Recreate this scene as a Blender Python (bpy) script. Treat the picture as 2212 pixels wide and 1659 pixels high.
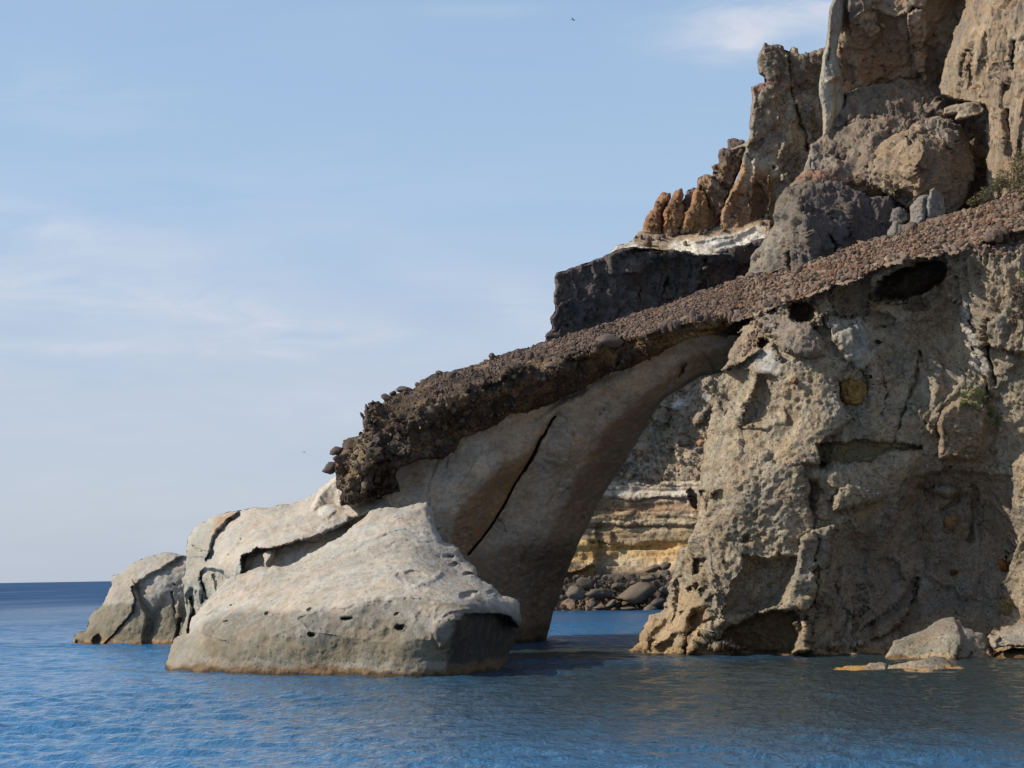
import bpy, bmesh, math, random
import numpy as np
from mathutils import Matrix, Vector

for o in list(bpy.data.objects):
    bpy.data.objects.remove(o)
SC = bpy.context.scene
COL = SC.collection
random.seed(4)
RNG = np.random.default_rng(11)

# ------------------------------------------------------------------ camera
# image units used below: a 2212 x 1659 frame, focal length 4127 of these units
FW, FH, FOC = 2212.0, 1659.0, 4127.0
CAMH = 3.5
PITCH = math.atan((1240.3 - FH / 2) / FOC)
ROLL = -0.0163
cam_data = bpy.data.cameras.new("camera")
cam_data.sensor_width = 36.0
cam_data.lens = 36.0 * FOC / FW
cam_data.clip_start = 0.5
cam_data.clip_end = 30000.0
cam = bpy.data.objects.new("camera", cam_data)
COL.objects.link(cam)
CAM_M = Matrix.Translation((0, 0, CAMH)) @ Matrix.Rotation(math.pi / 2 + PITCH, 4, 'X') @ Matrix.Rotation(ROLL, 4, 'Z')
cam.matrix_world = CAM_M
SC.camera = cam
ROT = np.array(CAM_M.to_3x3())

# ------------------------------------------------------------------ light, sky, exposure
SUN_DIR = Vector((-0.80, -0.105, 0.60)).normalized()      # towards the sun
sun_el = math.asin(SUN_DIR.z)
sun_az = math.atan2(SUN_DIR.x, SUN_DIR.y)                  # clockwise from +Y
sd = bpy.data.lights.new("sun", 'SUN')
sd.energy = 5.0
sd.angle = math.radians(0.5)
sd.color = (1.0, 0.93, 0.82)
sun = bpy.data.objects.new("sun", sd)
sun.rotation_euler = (-SUN_DIR).to_track_quat('-Z', 'Y').to_euler()
COL.objects.link(sun)

W = bpy.data.worlds.new("World")
SC.world = W
W.use_nodes = True
wn, wl = W.node_tree.nodes, W.node_tree.links
wn.clear()
def N(tree, typ, **kw):
    n = tree.nodes.new(typ)
    for k, v in kw.items():
        if k.startswith('i_'):
            n.inputs[k[2:].replace('_', ' ')].default_value = v
        else:
            setattr(n, k, v)
    return n
wt = W.node_tree
sky = N(wt, 'ShaderNodeTexSky', sky_type='NISHITA', sun_disc=False)
sky.sun_elevation = sun_el
sky.sun_rotation = sun_az
sky.air_density = 1.0
sky.dust_density = 0.7
sky.ozone_density = 1.6
bg = N(wt, 'ShaderNodeBackground')
bg.inputs['Strength'].default_value = 0.145
wo = N(wt, 'ShaderNodeOutputWorld')
tc = N(wt, 'ShaderNodeTexCoord')
def wmap(scale, loc=(0, 0, 0)):
    m = N(wt, 'ShaderNodeMapping')
    m.inputs['Scale'].default_value = scale
    m.inputs['Location'].default_value = loc
    wl.new(tc.outputs['Generated'], m.inputs['Vector'])
    return m.outputs['Vector']
def wramp(src, pts):
    r = N(wt, 'ShaderNodeValToRGB')
    while len(r.color_ramp.elements) < len(pts):
        r.color_ramp.elements.new(0.5)
    for e, (p, v) in zip(r.color_ramp.elements, pts):
        e.position = p
        e.color = (v, v, v, 1)
    wl.new(src, r.inputs[0])
    return r.outputs[0]
def wmath(op, a, b):
    m = N(wt, 'ShaderNodeMath', operation=op)
    for i, v in enumerate((a, b)):
        if isinstance(v, (int, float)):
            m.inputs[i].default_value = v
        else:
            wl.new(v, m.inputs[i])
    return m.outputs[0]
n1 = N(wt, 'ShaderNodeTexNoise')
n1.inputs['Scale'].default_value = 1.0
n1.inputs['Detail'].default_value = 7
n1.inputs['Roughness'].default_value = 0.55
n1.inputs['Distortion'].default_value = 0.4
wl.new(wmap((5, 5, 26), (3.3, 1.7, 0.4)), n1.inputs['Vector'])
n2 = N(wt, 'ShaderNodeTexNoise')
n2.inputs['Scale'].default_value = 1.0
n2.inputs['Detail'].default_value = 3
wl.new(wmap((3, 3, 9), (7.1, 2.2, 1.0)), n2.inputs['Vector'])
sep = N(wt, 'ShaderNodeSeparateXYZ')
wl.new(tc.outputs['Generated'], sep.inputs[0])
lowband = wramp(sep.outputs['Z'], [(0.0, 0.55), (0.06, 0.9), (0.13, 1.0), (0.2, 0.45), (0.28, 0.3), (0.5, 0.5)])
wisps = wramp(n1.outputs['Fac'], [(0.44, 0.0), (0.74, 1.0)])
veil = wramp(n2.outputs['Fac'], [(0.35, 0.15), (0.7, 1.0)])
cloud = wmath('MULTIPLY', wmath('MULTIPLY', wisps, veil), lowband)
# cirrus banks at their bearings and heights in the sky (azimuth, elevation in radians)
azn = wmath('ARCTAN2', sep.outputs['X'], sep.outputs['Y'])
n3 = N(wt, 'ShaderNodeTexNoise')
n3.inputs['Scale'].default_value = 1.0
n3.inputs['Detail'].default_value = 8
n3.inputs['Roughness'].default_value = 0.6
n3.inputs['Distortion'].default_value = 0.8
wl.new(wmap((16, 16, 60), (1.3, 4.7, 0.4)), n3.inputs['Vector'])
streak = wramp(n3.outputs['Fac'], [(0.36, 0.0), (0.66, 1.0)])
bank = None
for (bx, by, rx_, ry_, tilt, amt) in [(90, 500, 330, 45, .16, .75), (150, 640, 420, 60, .05, .8), (520, 690, 260, 45, .12, .7), (260, 762, 520, 22, .02, .75), (1130, 660, 200, 50, .25, .7), (860, 720, 330, 40, .1, .4),
                                   (1720, 15, 230, 75, -.1, 1.6), (1620, 90, 70, 25, -.2, .9), (300, 1060, 600, 130, 0, .25), (80, 220, 300, 70, .1, .3), (1060, 0, 160, 16, 0, .35), (330, 880, 600, 60, .02, .35)]:
    el = math.atan((1258.3 - 0.0163 * bx - by) / FOC)
    az0 = math.atan((bx - FW / 2) / FOC)
    u = wmath('DIVIDE', wmath('SUBTRACT', azn, az0), rx_ / FOC)
    w_ = wmath('DIVIDE', wmath('ADD', wmath('SUBTRACT', sep.outputs['Z'], math.sin(el)), wmath('MULTIPLY', wmath('SUBTRACT', azn, az0), tilt)), ry_ / FOC)
    r2 = wmath('ADD', wmath('MULTIPLY', u, u), wmath('MULTIPLY', w_, w_))
    g_ = wmath('MULTIPLY', wmath('EXPONENT', wmath('MULTIPLY', r2, -1.0), 0.0), amt)
    bank = g_ if bank is None else wmath('ADD', bank, g_)
cloud = wmath('ADD', wmath('MULTIPLY', cloud, 0.5), wmath('MULTIPLY', wmath('MULTIPLY', bank, 0.62), wmath('ADD', wmath('MULTIPLY', streak, 0.8), 0.2)))
haze = wramp(sep.outputs['Z'], [(0.0, 0.92), (0.06, 0.85), (0.14, 0.75), (0.27, 0.6), (0.5, 0.15), (0.7, 0.0)])
hcol = N(wt, 'ShaderNodeValToRGB')
while len(hcol.color_ramp.elements) < 5:
    hcol.color_ramp.elements.new(0.5)
for e, (p_, c_) in zip(hcol.color_ramp.elements, [(0.0, (3.35, 3.8, 4.6)), (0.05, (3.35, 3.85, 4.75)), (0.11, (3.3, 3.85, 4.95)), (0.19, (2.9, 3.95, 5.45)), (0.3, (2.75, 4.0, 5.65))]):
    e.position = p_
    e.color = (*c_, 1)
wl.new(sep.outputs['Z'], hcol.inputs[0])
hz = N(wt, 'ShaderNodeMixRGB')
wl.new(hcol.outputs[0], hz.inputs[2])
wl.new(haze, hz.inputs[0])
wl.new(sky.outputs[0], hz.inputs[1])
cl = N(wt, 'ShaderNodeMixRGB')
cl.inputs[2].default_value = (4.9, 5.05, 5.6, 1)
wl.new(wmath('MINIMUM', cloud, 0.85), cl.inputs[0])
wl.new(hz.outputs[0], cl.inputs[1])
wl.new(cl.outputs[0], bg.inputs['Color'])
wl.new(bg.outputs[0], wo.inputs['Surface'])

SC.render.engine = 'CYCLES'
SC.cycles.max_bounces = 6
SC.cycles.diffuse_bounces = 3
SC.view_settings.view_transform = 'Standard'
SC.view_settings.look = 'None'
SC.view_settings.exposure = 0.0
SC.view_settings.gamma = 1.0
SC.view_settings.use_curve_mapping = False

# ------------------------------------------------------------------ helpers: noise
def srgb(r, g, b):
    f = lambda c: (c / 255 / 12.92) if c <= 10 else ((c / 255 + 0.055) / 1.055) ** 2.4
    return np.array([f(r), f(g), f(b)])
_G = np.random.default_rng(5).normal(size=(256, 3))
_G /= np.linalg.norm(_G, axis=1)[:, None]
def _hash(ix, iy, iz, seed):
    h = (ix * 374761393 + iy * 668265263 + iz * 2147483647 + seed * 144665) & 0xFFFFFFFF
    h = ((h ^ (h >> 13)) * 1274126177) & 0xFFFFFFFF
    return h ^ (h >> 16)
def perlin(p, seed=0):
    i = np.floor(p).astype(np.int64)
    f = p - i
    u = f * f * f * (f * (f * 6 - 15) + 10)
    r = 0
    for dx in (0, 1):
        wx = u[:, 0] if dx else 1 - u[:, 0]
        for dy in (0, 1):
            wy = u[:, 1] if dy else 1 - u[:, 1]
            for dz in (0, 1):
                wz = u[:, 2] if dz else 1 - u[:, 2]
                g = _G[_hash(i[:, 0] + dx, i[:, 1] + dy, i[:, 2] + dz, seed) & 255]
                r = r + wx * wy * wz * (g[:, 0] * (f[:, 0] - dx) + g[:, 1] * (f[:, 1] - dy) + g[:, 2] * (f[:, 2] - dz))
    return r * 1.5
def fbm(p, octv=4, seed=0, gain=0.5):
    r, a = 0, 1.0
    for k in range(octv):
        r = r + a * perlin(p * (2.03 ** k) + 17.3 * k, seed + k)
        a *= gain
    return r
def ridged(p, octv=3, seed=0):
    r, a = 0, 1.0
    for k in range(octv):
        r = r + a * (1 - 2 * np.abs(perlin(p * (2.1 ** k) + 9.1 * k, seed + k)))
        a *= 0.5
    return r - 0.9
def worley(p, seed=0):
    i = np.floor(p).astype(np.int64)
    f1 = np.full(len(p), 9.0)
    idv = np.zeros(len(p), np.int64)
    for dx in (-1, 0, 1):
        for dy in (-1, 0, 1):
            for dz in (-1, 0, 1):
                c0, c1, c2 = i[:, 0] + dx, i[:, 1] + dy, i[:, 2] + dz
                h = _hash(c0, c1, c2, seed)
                q = ((c0 + (h & 1023) / 1023.0 - p[:, 0]) ** 2 + (c1 + ((h >> 10) & 1023) / 1023.0 - p[:, 1]) ** 2
                     + (c2 + ((h >> 20) & 1023) / 1023.0 - p[:, 2]) ** 2)
                m = q < f1
                f1 = np.where(m, q, f1)
                idv = np.where(m, h, idv)
    return np.sqrt(f1), (idv & 4095) / 4095.0
def crag(p, seed=0):
    """broken angular surface: every cell is a plane with its own tilt and offset"""
    i = np.floor(p).astype(np.int64)
    f1 = np.full(len(p), 9.0)
    h_ = np.zeros(len(p))
    for dx in (-1, 0, 1):
        for dy in (-1, 0, 1):
            for dz in (-1, 0, 1):
                c0, c1, c2 = i[:, 0] + dx, i[:, 1] + dy, i[:, 2] + dz
                h = _hash(c0, c1, c2, seed)
                o0 = c0 + (h & 1023) / 1023.0 - p[:, 0]; o1 = c1 + ((h >> 10) & 1023) / 1023.0 - p[:, 1]; o2 = c2 + ((h >> 20) & 1023) / 1023.0 - p[:, 2]
                q = o0 ** 2 + o1 ** 2 + o2 ** 2
                m = q < f1
                f1 = np.where(m, q, f1)
                n = _G[(h >> 7) & 255]
                h_ = np.where(m, n[:, 0] * o0 + n[:, 1] * o1 + n[:, 2] * o2 + 0.5 * ((h >> 5) & 255) / 255.0 - 0.25, h_)
    return h_
def sstep(a, b, x):
    t = np.clip((x - a) / (b - a), 0, 1)
    return t * t * (3 - 2 * t)

# ------------------------------------------------------------------ helpers: image units -> world
def at(x, y, Y):
    x, y, Y = np.asarray(x, float), np.asarray(y, float), np.asarray(Y, float)
    r = np.stack([(x - FW / 2) / FOC, -(y - FH / 2) / FOC, -np.ones_like(x)], -1) @ ROT.T
    return np.array([0, 0, CAMH]) + r * (Y / r[..., 1])[..., None]
def tile(ox, oy, s=0.25):
    def f(*v):
        return [(ox + v[i] * s, oy + v[i + 1] * s) for i in range(0, len(v), 2)]
    return f
T1 = tile(138.25, 1050.9); T2 = tile(663.2, 1050.9); T3 = tile(663.2, 783.0); T4 = tile(1382.5, 1050.9)
T5 = tile(1382.5, 675.0); T6 = tile(1659.0, 1050.9); T7 = tile(1659.0, 540.0)
U1 = tile(1350.1, 237.6); U2 = tile(1566.1, 0.0); U3 = tile(1659.0, 162.0)
R3 = tile(1026, 486, 0.3418); R4 = tile(1188, 783, 0.358); R6 = tile(1728, 918, 0.358)
def P(*v):
    return [(v[i], v[i + 1]) for i in range(0, len(v), 2)]

def seg_info(X, Y, pts):
    """nearest distance, signed side (+ = right of downward travel), overshoot beyond the ends"""
    best = np.full(X.shape, 1e9); sgn = np.zeros(X.shape); over = np.zeros(X.shape)
    n = len(pts) - 1
    for k in range(n):
        (ax, ay), (bx, by) = pts[k], pts[k + 1]
        dx, dy = bx - ax, by - ay
        L2 = dx * dx + dy * dy + 1e-9
        t = ((X - ax) * dx + (Y - ay) * dy) / L2
        tc_ = np.clip(t, 0, 1)
        d = np.hypot(X - ax - tc_ * dx, Y - ay - tc_ * dy)
        L = math.sqrt(L2)
        s = ((X - ax) * dy - (Y - ay) * dx) / L
        ov = np.zeros(X.shape)
        if k == 0:
            ov = np.maximum(ov, -t * L)
        if k == n - 1:
            ov = np.maximum(ov, (t - 1) * L)
        m = d < best
        best = np.where(m, d, best)
        sgn = np.where(m, s, sgn)
        over = np.where(m, ov, over)
    return best, np.sign(sgn) * best, over
def poly_sdf(X, Y, pts):
    best = np.full(X.shape, 1e9)
    ins = np.zeros(X.shape, bool)
    n = len(pts)
    for k in range(n):
        (ax, ay), (bx, by) = pts[k], pts[(k + 1) % n]
        dx, dy = bx - ax, by - ay
        t = np.clip(((X - ax) * dx + (Y - ay) * dy) / (dx * dx + dy * dy + 1e-9), 0, 1)
        best = np.minimum(best, (X - ax - t * dx) ** 2 + (Y - ay - t * dy) ** 2)
        if ay != by:
            c = ((ay > Y) != (by > Y)) & (X < (bx - ax) * (Y - ay) / (by - ay) + ax)
            ins ^= c
    d = np.sqrt(best)
    return np.where(ins, d, -d)
def rbf(ctrl, X, Y, c=45.0):
    q = np.array(ctrl, float)
    n = len(q)
    f = lambda r2: np.sqrt(r2 + c * c)
    A = np.zeros((n + 3, n + 3))
    A[:n, :n] = f((q[:, None, 0] - q[None, :, 0]) ** 2 + (q[:, None, 1] - q[None, :, 1]) ** 2)
    A[:n, :n] -= np.eye(n) * 4.0
    A[:n, n] = 1; A[:n, n + 1] = q[:, 0] / 1000; A[:n, n + 2] = q[:, 1] / 1000
    A[n:, :n] = A[:n, n:].T
    w = np.linalg.solve(A, np.concatenate([q[:, 2], [0, 0, 0]]))
    r = w[n] + w[n + 1] * X / 1000 + w[n + 2] * Y / 1000
    for k in range(n):
        r = r + w[k] * f((X - q[k, 0]) ** 2 + (Y - q[k, 1]) ** 2)
    return r

# ------------------------------------------------------------------ helpers: objects
def tag(o, label=None, cat=None, group=None, kind=None):
    for k, v in (('label', label), ('category', cat), ('group', group), ('kind', kind)):
        if v:
            o[k] = v
    return o
def empty(name, loc, label, cat, group=None):
    o = bpy.data.objects.new(name, None)
    o.empty_display_size = 1.0
    o.location = loc
    COL.objects.link(o)
    return tag(o, label, cat, group)
def mesh_obj(name, V, F, mat, parent=None, col=None, smooth=True):
    """F: (n,4) or (n,3) int array, or list of such arrays"""
    Fs = F if isinstance(F, list) else [F]
    Fs = [f for f in Fs if len(f)]
    me = bpy.data.meshes.new(name)
    V = np.asarray(V, np.float32)
    org = np.zeros(3, np.float32)
    if parent is None:
        org = np.array([V[:, 0].mean(), V[:, 1].mean(), V[:, 2].min()], np.float32)
    else:
        q = parent
        while q is not None:
            org = org + np.array(q.location, np.float32)
            q = q.parent
    me.vertices.add(len(V))
    me.vertices.foreach_set("co", (V - org).ravel())
    loops = np.concatenate([f.ravel() for f in Fs]).astype(np.int32)
    tot = np.concatenate([np.full(len(f), f.shape[1], np.int32) for f in Fs])
    start = np.concatenate([[0], np.cumsum(tot)[:-1]]).astype(np.int32)
    me.loops.add(len(loops))
    me.loops.foreach_set("vertex_index", loops)
    me.polygons.add(len(tot))
    me.polygons.foreach_set("loop_start", start)
    me.polygons.foreach_set("loop_total", tot)
    me.polygons.foreach_set("use_smooth", np.full(len(tot), smooth))
    if col is not None:
        a = me.color_attributes.new("Col", 'FLOAT_COLOR', 'POINT')
        a.data.foreach_set("color", np.concatenate([col, np.ones((len(col), 1))], 1).astype(np.float32).ravel())
    me.update(calc_edges=True)
    me.validate()
    me.materials.append(mat)
    o = bpy.data.objects.new(name, me)
    COL.objects.link(o)
    if parent is None:
        o.location = org
    else:
        o.parent = parent
    return o

# ------------------------------------------------------------------ helpers: materials
def new_mat(name):
    m = bpy.data.materials.new(name)
    m.use_nodes = True
    t = m.node_tree
    t.nodes.clear()
    out = N(t, 'ShaderNodeOutputMaterial')
    b = N(t, 'ShaderNodeBsdfPrincipled')
    t.links.new(b.outputs[0], out.inputs[0])
    return m, t, b
def ramp(t, src, pts):
    r = N(t, 'ShaderNodeValToRGB')
    while len(r.color_ramp.elements) < len(pts):
        r.color_ramp.elements.new(0.5)
    for e, (p, v) in zip(r.color_ramp.elements, pts):
        e.position = p
        e.color = (v, v, v, 1) if isinstance(v, (int, float)) else (*v, 1)
    t.links.new(src, r.inputs[0])
    return r.outputs[0]
def mixc(t, typ, fac, a, b):
    m = N(t, 'ShaderNodeMixRGB', blend_type=typ)
    for i, v in enumerate((fac, a, b)):
        if isinstance(v, (int, float)):
            m.inputs[i].default_value = v if i == 0 else (v, v, v, 1)
        elif isinstance(v, (tuple, np.ndarray)):
            m.inputs[i].default_value = (*v, 1)
        else:
            t.links.new(v, m.inputs[i])
    return m.outputs[0]
def noise(t, vec, scale, detail=4, rough=0.55):
    n = N(t, 'ShaderNodeTexNoise')
    n.inputs['Scale'].default_value = scale
    n.inputs['Detail'].default_value = detail
    n.inputs['Roughness'].default_value = rough
    t.links.new(vec, n.inputs['Vector'])
    return n.outputs['Fac']
def voro(t, vec, scale, feature='F1'):
    n = N(t, 'ShaderNodeTexVoronoi', feature=feature)
    n.inputs['Scale'].default_value = scale
    t.links.new(vec, n.inputs['Vector'])
    return n.outputs['Distance']
def rock_mat(name, s=1.0, mott=0.35, grain=0.3, pore=0.5, pore_scale=5.0, bump=0.06, stretch=(1, 1, 1)):
    """weathered stone: colour attribute x mottling, dark pores, grain; s = size of the texture in metres"""
    m, t, b = new_mat(name)
    g = N(t, 'ShaderNodeNewGeometry')
    mp = N(t, 'ShaderNodeMapping')
    mp.inputs['Scale'].default_value = stretch
    t.links.new(g.outputs['Position'], mp.inputs['Vector'])
    v = mp.outputs['Vector']
    a = N(t, 'ShaderNodeAttribute', attribute_name="Col")
    big = noise(t, v, 0.55 / s, 5, 0.6)
    mid = noise(t, v, 3.2 / s, 5, 0.65)
    fin = noise(t, v, 15.0 / s, 4, 0.7)
    c = mixc(t, 'MULTIPLY', 1.0, a.outputs['Color'], ramp(t, big, [(0.3, 1 - mott), (0.7, 1 + mott)]))
    c = mixc(t, 'MULTIPLY', 1.0, c, ramp(t, mid, [(0.3, 1 - mott * 0.8), (0.7, 1 + mott * 0.8)]))
    c = mixc(t, 'MULTIPLY', 1.0, c, ramp(t, fin, [(0.28, 1 - grain), (0.72, 1 + grain)]))
    warm = noise(t, v, 0.9 / s, 3, 0.5)
    c = mixc(t, 'MULTIPLY', 1.0, c, ramp(t, warm, [(0.35, (1.05, 0.98, 0.9)), (0.65, (0.96, 1.0, 1.04))]))
    vd = voro(t, v, pore_scale / s)
    pr = ramp(t, vd, [(0.10, 1 - pore), (0.26, 1.0)])
    pm = ramp(t, noise(t, v, 1.6 / s, 3), [(0.42, 0.0), (0.6, 1.0)])
    c = mixc(t, 'MULTIPLY', pm, c, pr)
    t.links.new(c, b.inputs['Base Color'])
    b.inputs['Roughness'].default_value = 0.95
    b.inputs['Specular IOR Level'].default_value = 0.15
    h = mixc(t, 'ADD', 0.5, mid, fin)
    h = mixc(t, 'ADD', 0.6, h, pr)
    bp = N(t, 'ShaderNodeBump')
    bp.inputs['Strength'].default_value = 1.0
    bp.inputs['Distance'].default_value = bump * s
    t.links.new(h, bp.inputs['Height'])
    t.links.new(bp.outputs[0], b.inputs['Normal'])
    return m

# ------------------------------------------------------------------ the rock builder
SURF = {}
def sheet(name, outline, ctrl, mat, base, parent=None, step=2.0, edge=(14, 1.0), thick=6.0, feats=(), disp=(),
          paint=(), warp=((45, 5), (11, 1.8)), seed=0, c=45.0, key=None, rough_edge=1.0):
    """a solid rock: outline at real distance, modelled front surface, rounded rim, bulging back"""
    pts = np.array(outline)
    x0, y0 = pts.min(0) - 3 * step
    x1, y1 = pts.max(0) + 3 * step
    gx = np.arange(x0, x1, step); gy = np.arange(y0, y1, step)
    X, Y = np.meshgrid(gx, gy)
    sh = X.shape
    def warped(X, Y):
        q = np.stack([X.ravel(), Y.ravel(), np.full(X.size, seed * 7.7)], 1)
        WX, WY = X.copy(), Y.copy()
        for sc, am in warp:
            WX = WX + am * fbm(q / sc, 2, seed + 3).reshape(X.shape) * rough_edge
            WY = WY + am * fbm(q / sc + 50, 2, seed + 9).reshape(X.shape) * rough_edge
        return WX, WY
    WX, WY = warped(X, Y)
    S = poly_sdf(WX, WY, outline)
    keep = S > -0.55 * step
    # snap the rim onto the outline
    gyS, gxS = np.gradient(S, step)
    gn = np.maximum(np.hypot(gxS, gyS), 0.3)
    cell = keep[:-1, :-1] & keep[1:, :-1] & keep[:-1, 1:] & keep[1:, 1:]
    cnt = np.zeros(sh, int)
    cnt[:-1, :-1] += cell; cnt[1:, :-1] += cell; cnt[:-1, 1:] += cell; cnt[1:, 1:] += cell
    rim = (cnt > 0) & (cnt < 4)
    mv = np.clip(-S / gn, -1.3 * step, 1.3 * step) * rim
    PX, PY = X + mv * gxS / gn, Y + mv * gyS / gn
    S = np.where(rim, 0.0, np.maximum(S, 0))
    D = rbf(ctrl, X, Y, c)
    for f in feats:
        k = f[0]
        if k == 'block':                       # polygon raised (+) or sunk (-) with soft border, optional tilt per unit
            _, pl, amp, soft = f[:4]
            d = poly_sdf(WX, WY, pl)
            w = sstep(-soft, soft, d)
            a = np.array(pl)
            tx = f[4] if len(f) > 4 else 0; ty = f[5] if len(f) > 5 else 0
            px, py = (f[6] if len(f) > 6 else a.mean(0))
            D = D - w * (amp + tx * (X - px) + ty * (Y - py))
        elif k == 'dome':                      # rounded swelling / scoop filling the polygon
            _, pl, amp, rad = f
            d = np.clip(poly_sdf(WX, WY, pl) / rad, 0, 1)
            D = D - amp * np.sqrt(1 - (1 - d) ** 2)
        elif k == 'step':                      # one-sided drop along a line: far side sinks by amp, recovering over w2
            _, pl, amp, w1, w2 = f
            _, s, ov = seg_info(WX, WY, pl)
            e = np.exp(-(np.maximum(ov, 0) / (2 * w1 + 6)) ** 2)
            D = D + amp * sstep(-0.3 * w1, w1, s) * np.exp(-np.maximum(s, 0) / w2) * e
        elif k == 'ridge':
            _, pl, w, amp = f
            d, _, ov = seg_info(WX, WY, pl)
            D = D - amp * np.exp(-(d / w) ** 2)
        elif k == 'crack':
            _, pl, w, dep = f
            d, _, _ = seg_info(WX + 0, WY + 0, pl)
            D = D + dep * np.clip(1 - d / w, 0, 1) ** 0.7
        elif k == 'pit':
            _, cx, cy, rx, ry, dep = f[:6]
            r2 = ((WX - cx) / rx) ** 2 + ((WY - cy) / ry) ** 2
            D = D + dep * np.sqrt(np.clip(1 - r2, 0, 1))
    R, ed = edge
    prof = np.sqrt(1 - (1 - np.clip(S / R, 0, 1)) ** 2)
    Dedge = D + ed
    D = D + ed * (1 - prof)
    pos = at(PX, PY, D)
    pos0 = at(X, Y, D)
    m = cnt > 0
    idx = np.full(sh, -1, int)
    idx[m] = np.arange(m.sum())
    p = pos[m]
    # normals from the grid
    du = np.gradient(pos0, axis=1); dv = np.gradient(pos0, axis=0)
    nr = np.cross(du, dv)
    nr /= np.linalg.norm(nr, axis=2)[..., None] + 1e-9
    nr = np.where((nr[..., 1] > 0)[..., None], -nr, nr)[m]
    xs, ys = X[m], Y[m]
    wx, wy = WX[m], WY[m]
    damp = (0.3 + 0.7 * sstep(0, 9, S[m])) * np.clip(0.1 + 1.5 * np.abs(nr[:, 1]), 0.15, 1)
    for k, d in enumerate(disp):
        kind, sc, amp = d[:3]
        msk = 1.0
        if len(d) > 3 and d[3] is not None:
            pls = d[3] if isinstance(d[3][0], list) else [d[3]]
            msk = np.max([sstep(-8, 8, poly_sdf(wx, wy, q_)) for q_ in pls], 0)
            if len(d) > 4 and d[4]:
                msk = 1 - msk
        q = p / sc
        if kind == 'fbm':
            h = fbm(q, 5, seed + k)
        elif kind == 'ridge':
            h = ridged(q, 4, seed + k)
        elif kind == 'flute':
            h = ridged(q * np.array([1, 1, 0.22]), 3, seed + k)
        elif kind == 'strata':
            h = fbm(q * np.array([0.06, 0.06, 1]), 3, seed + k)
        elif kind == 'lump':
            w, _ = worley(q + 0.3 * fbm(q * 1.7, 2, seed)[:, None], seed + k)
            h = np.sqrt(np.clip(1 - (w / 0.75) ** 2, 0, 1)) - 0.5
        elif kind == 'pits':
            w, r = worley(q, seed + k)
            h = -np.clip(1 - w / (0.18 + 0.34 * r), 0, 1) ** 0.6
        elif kind == 'crag':
            h = crag(q + 0.25 * fbm(q * 1.9, 3, seed)[:, None], seed + k)
        elif kind == 'slab':                 # tall jointed slabs
            h = crag((q + 0.2 * fbm(q * 1.9, 3, seed)[:, None]) * np.array([1, 1, 0.4]), seed + k)
        p = p + nr * (amp * msk * h * damp)[:, None]
    # colour
    colr = np.tile(np.asarray(base, float), (len(p), 1))
    for k, f in enumerate(paint):
        kind = f[0]
        if kind == 'poly':
            _, pl, cc, soft, st = f
            w = st * sstep(-soft, soft, poly_sdf(wx, wy, pl))
        elif kind == 'line':
            _, pl, wd, cc, st = f
            d, _, _ = seg_info(wx, wy, pl)
            w = st * np.exp(-(d / wd) ** 2)
        elif kind == 'ell':
            _, cx, cy, rx, ry, cc, st = f
            r = np.hypot((wx - cx) / rx, (wy - cy) / ry)
            w = st * (1 - sstep(0.75, 1.15, r))
        elif kind == 'z':
            _, z0, z1, cc, st = f
            zz = p[:, 2] + 0.18 * fbm(p / 1.3, 3, seed + k) + 0.05 * fbm(p / 0.25, 2, seed + k)
            w = st * (1 - sstep(z0, z1, zz))
        elif kind == 'noise':
            _, sc, cc, thr, soft, st = f[:6]
            stretch = np.array(f[6]) if len(f) > 6 else 1.0
            w = st * sstep(thr - soft, thr + soft, fbm(p / sc * stretch, 5, seed + 20 + k))
        elif kind == 'cells':
            _, sc, c1, c2, st = f[:5]
            _, r = worley(p / sc + 0.3 * fbm(p / sc * 1.7, 2, seed)[:, None], seed + f[5])
            cc = np.asarray(c1)[None] * (1 - r[:, None]) + np.asarray(c2)[None] * r[:, None]
            w = np.full(len(p), st)
            if len(f) > 6 and f[6] is not None:
                w = w * sstep(-8, 8, poly_sdf(wx, wy, f[6]))
        elif kind == 'rows':
            _, rows, st, pl = f
            yy = ys + 3.5 * fbm(np.stack([xs / 70, ys / 14, xs * 0], 1), 3, seed) + f_tilt(xs)
            ry = np.array([r[0] for r in rows]); rc = np.array([r[1] for r in rows])
            cc = np.stack([np.interp(yy, ry, rc[:, j]) for j in range(3)], 1)
            w = st * sstep(-10, 10, poly_sdf(wx, wy, pl))
        cc = np.asarray(cc, float)
        colr = colr * (1 - w[:, None]) + (cc if cc.ndim == 2 else cc[None]) * w[:, None]
    qi, qj = np.nonzero(cell)
    F = np.stack([idx[qi, qj], idx[qi + 1, qj], idx[qi + 1, qj + 1], idx[qi, qj + 1]], 1)
    # back shell, four times coarser
    st4 = step * 4
    BX, BY = np.meshgrid(np.arange(x0, x1 + st4, st4), np.arange(y0, y1 + st4, st4))
    bwx, bwy = warped(BX, BY)
    BS = poly_sdf(bwx, bwy, outline)
    ii = np.clip(((BY - y0) / step).round().astype(int), 0, sh[0] - 1)
    jj = np.clip(((BX - x0) / step).round().astype(int), 0, sh[1] - 1)
    bk = BS > -0.6 * st4
    gyB, gxB = np.gradient(BS, st4)
    gb = np.maximum(np.hypot(gxB, gyB), 0.3)
    bcell = bk[:-1, :-1] & bk[1:, :-1] & bk[:-1, 1:] & bk[1:, 1:]
    bc = np.zeros(BX.shape, int)
    bc[:-1, :-1] += bcell; bc[1:, :-1] += bcell; bc[:-1, 1:] += bcell; bc[1:, 1:] += bcell
    brim = (bc > 0) & (bc < 4)
    bm_ = np.clip((-BS - 0.0) / gb, -1.3 * st4, 1.3 * st4) * brim
    BPX, BPY = BX + bm_ * gxB / gb, BY + bm_ * gyB / gb
    Rb = max(R * 2.0, 60)
    bs = np.where(brim, 0, np.clip(BS, 0, None))
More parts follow.
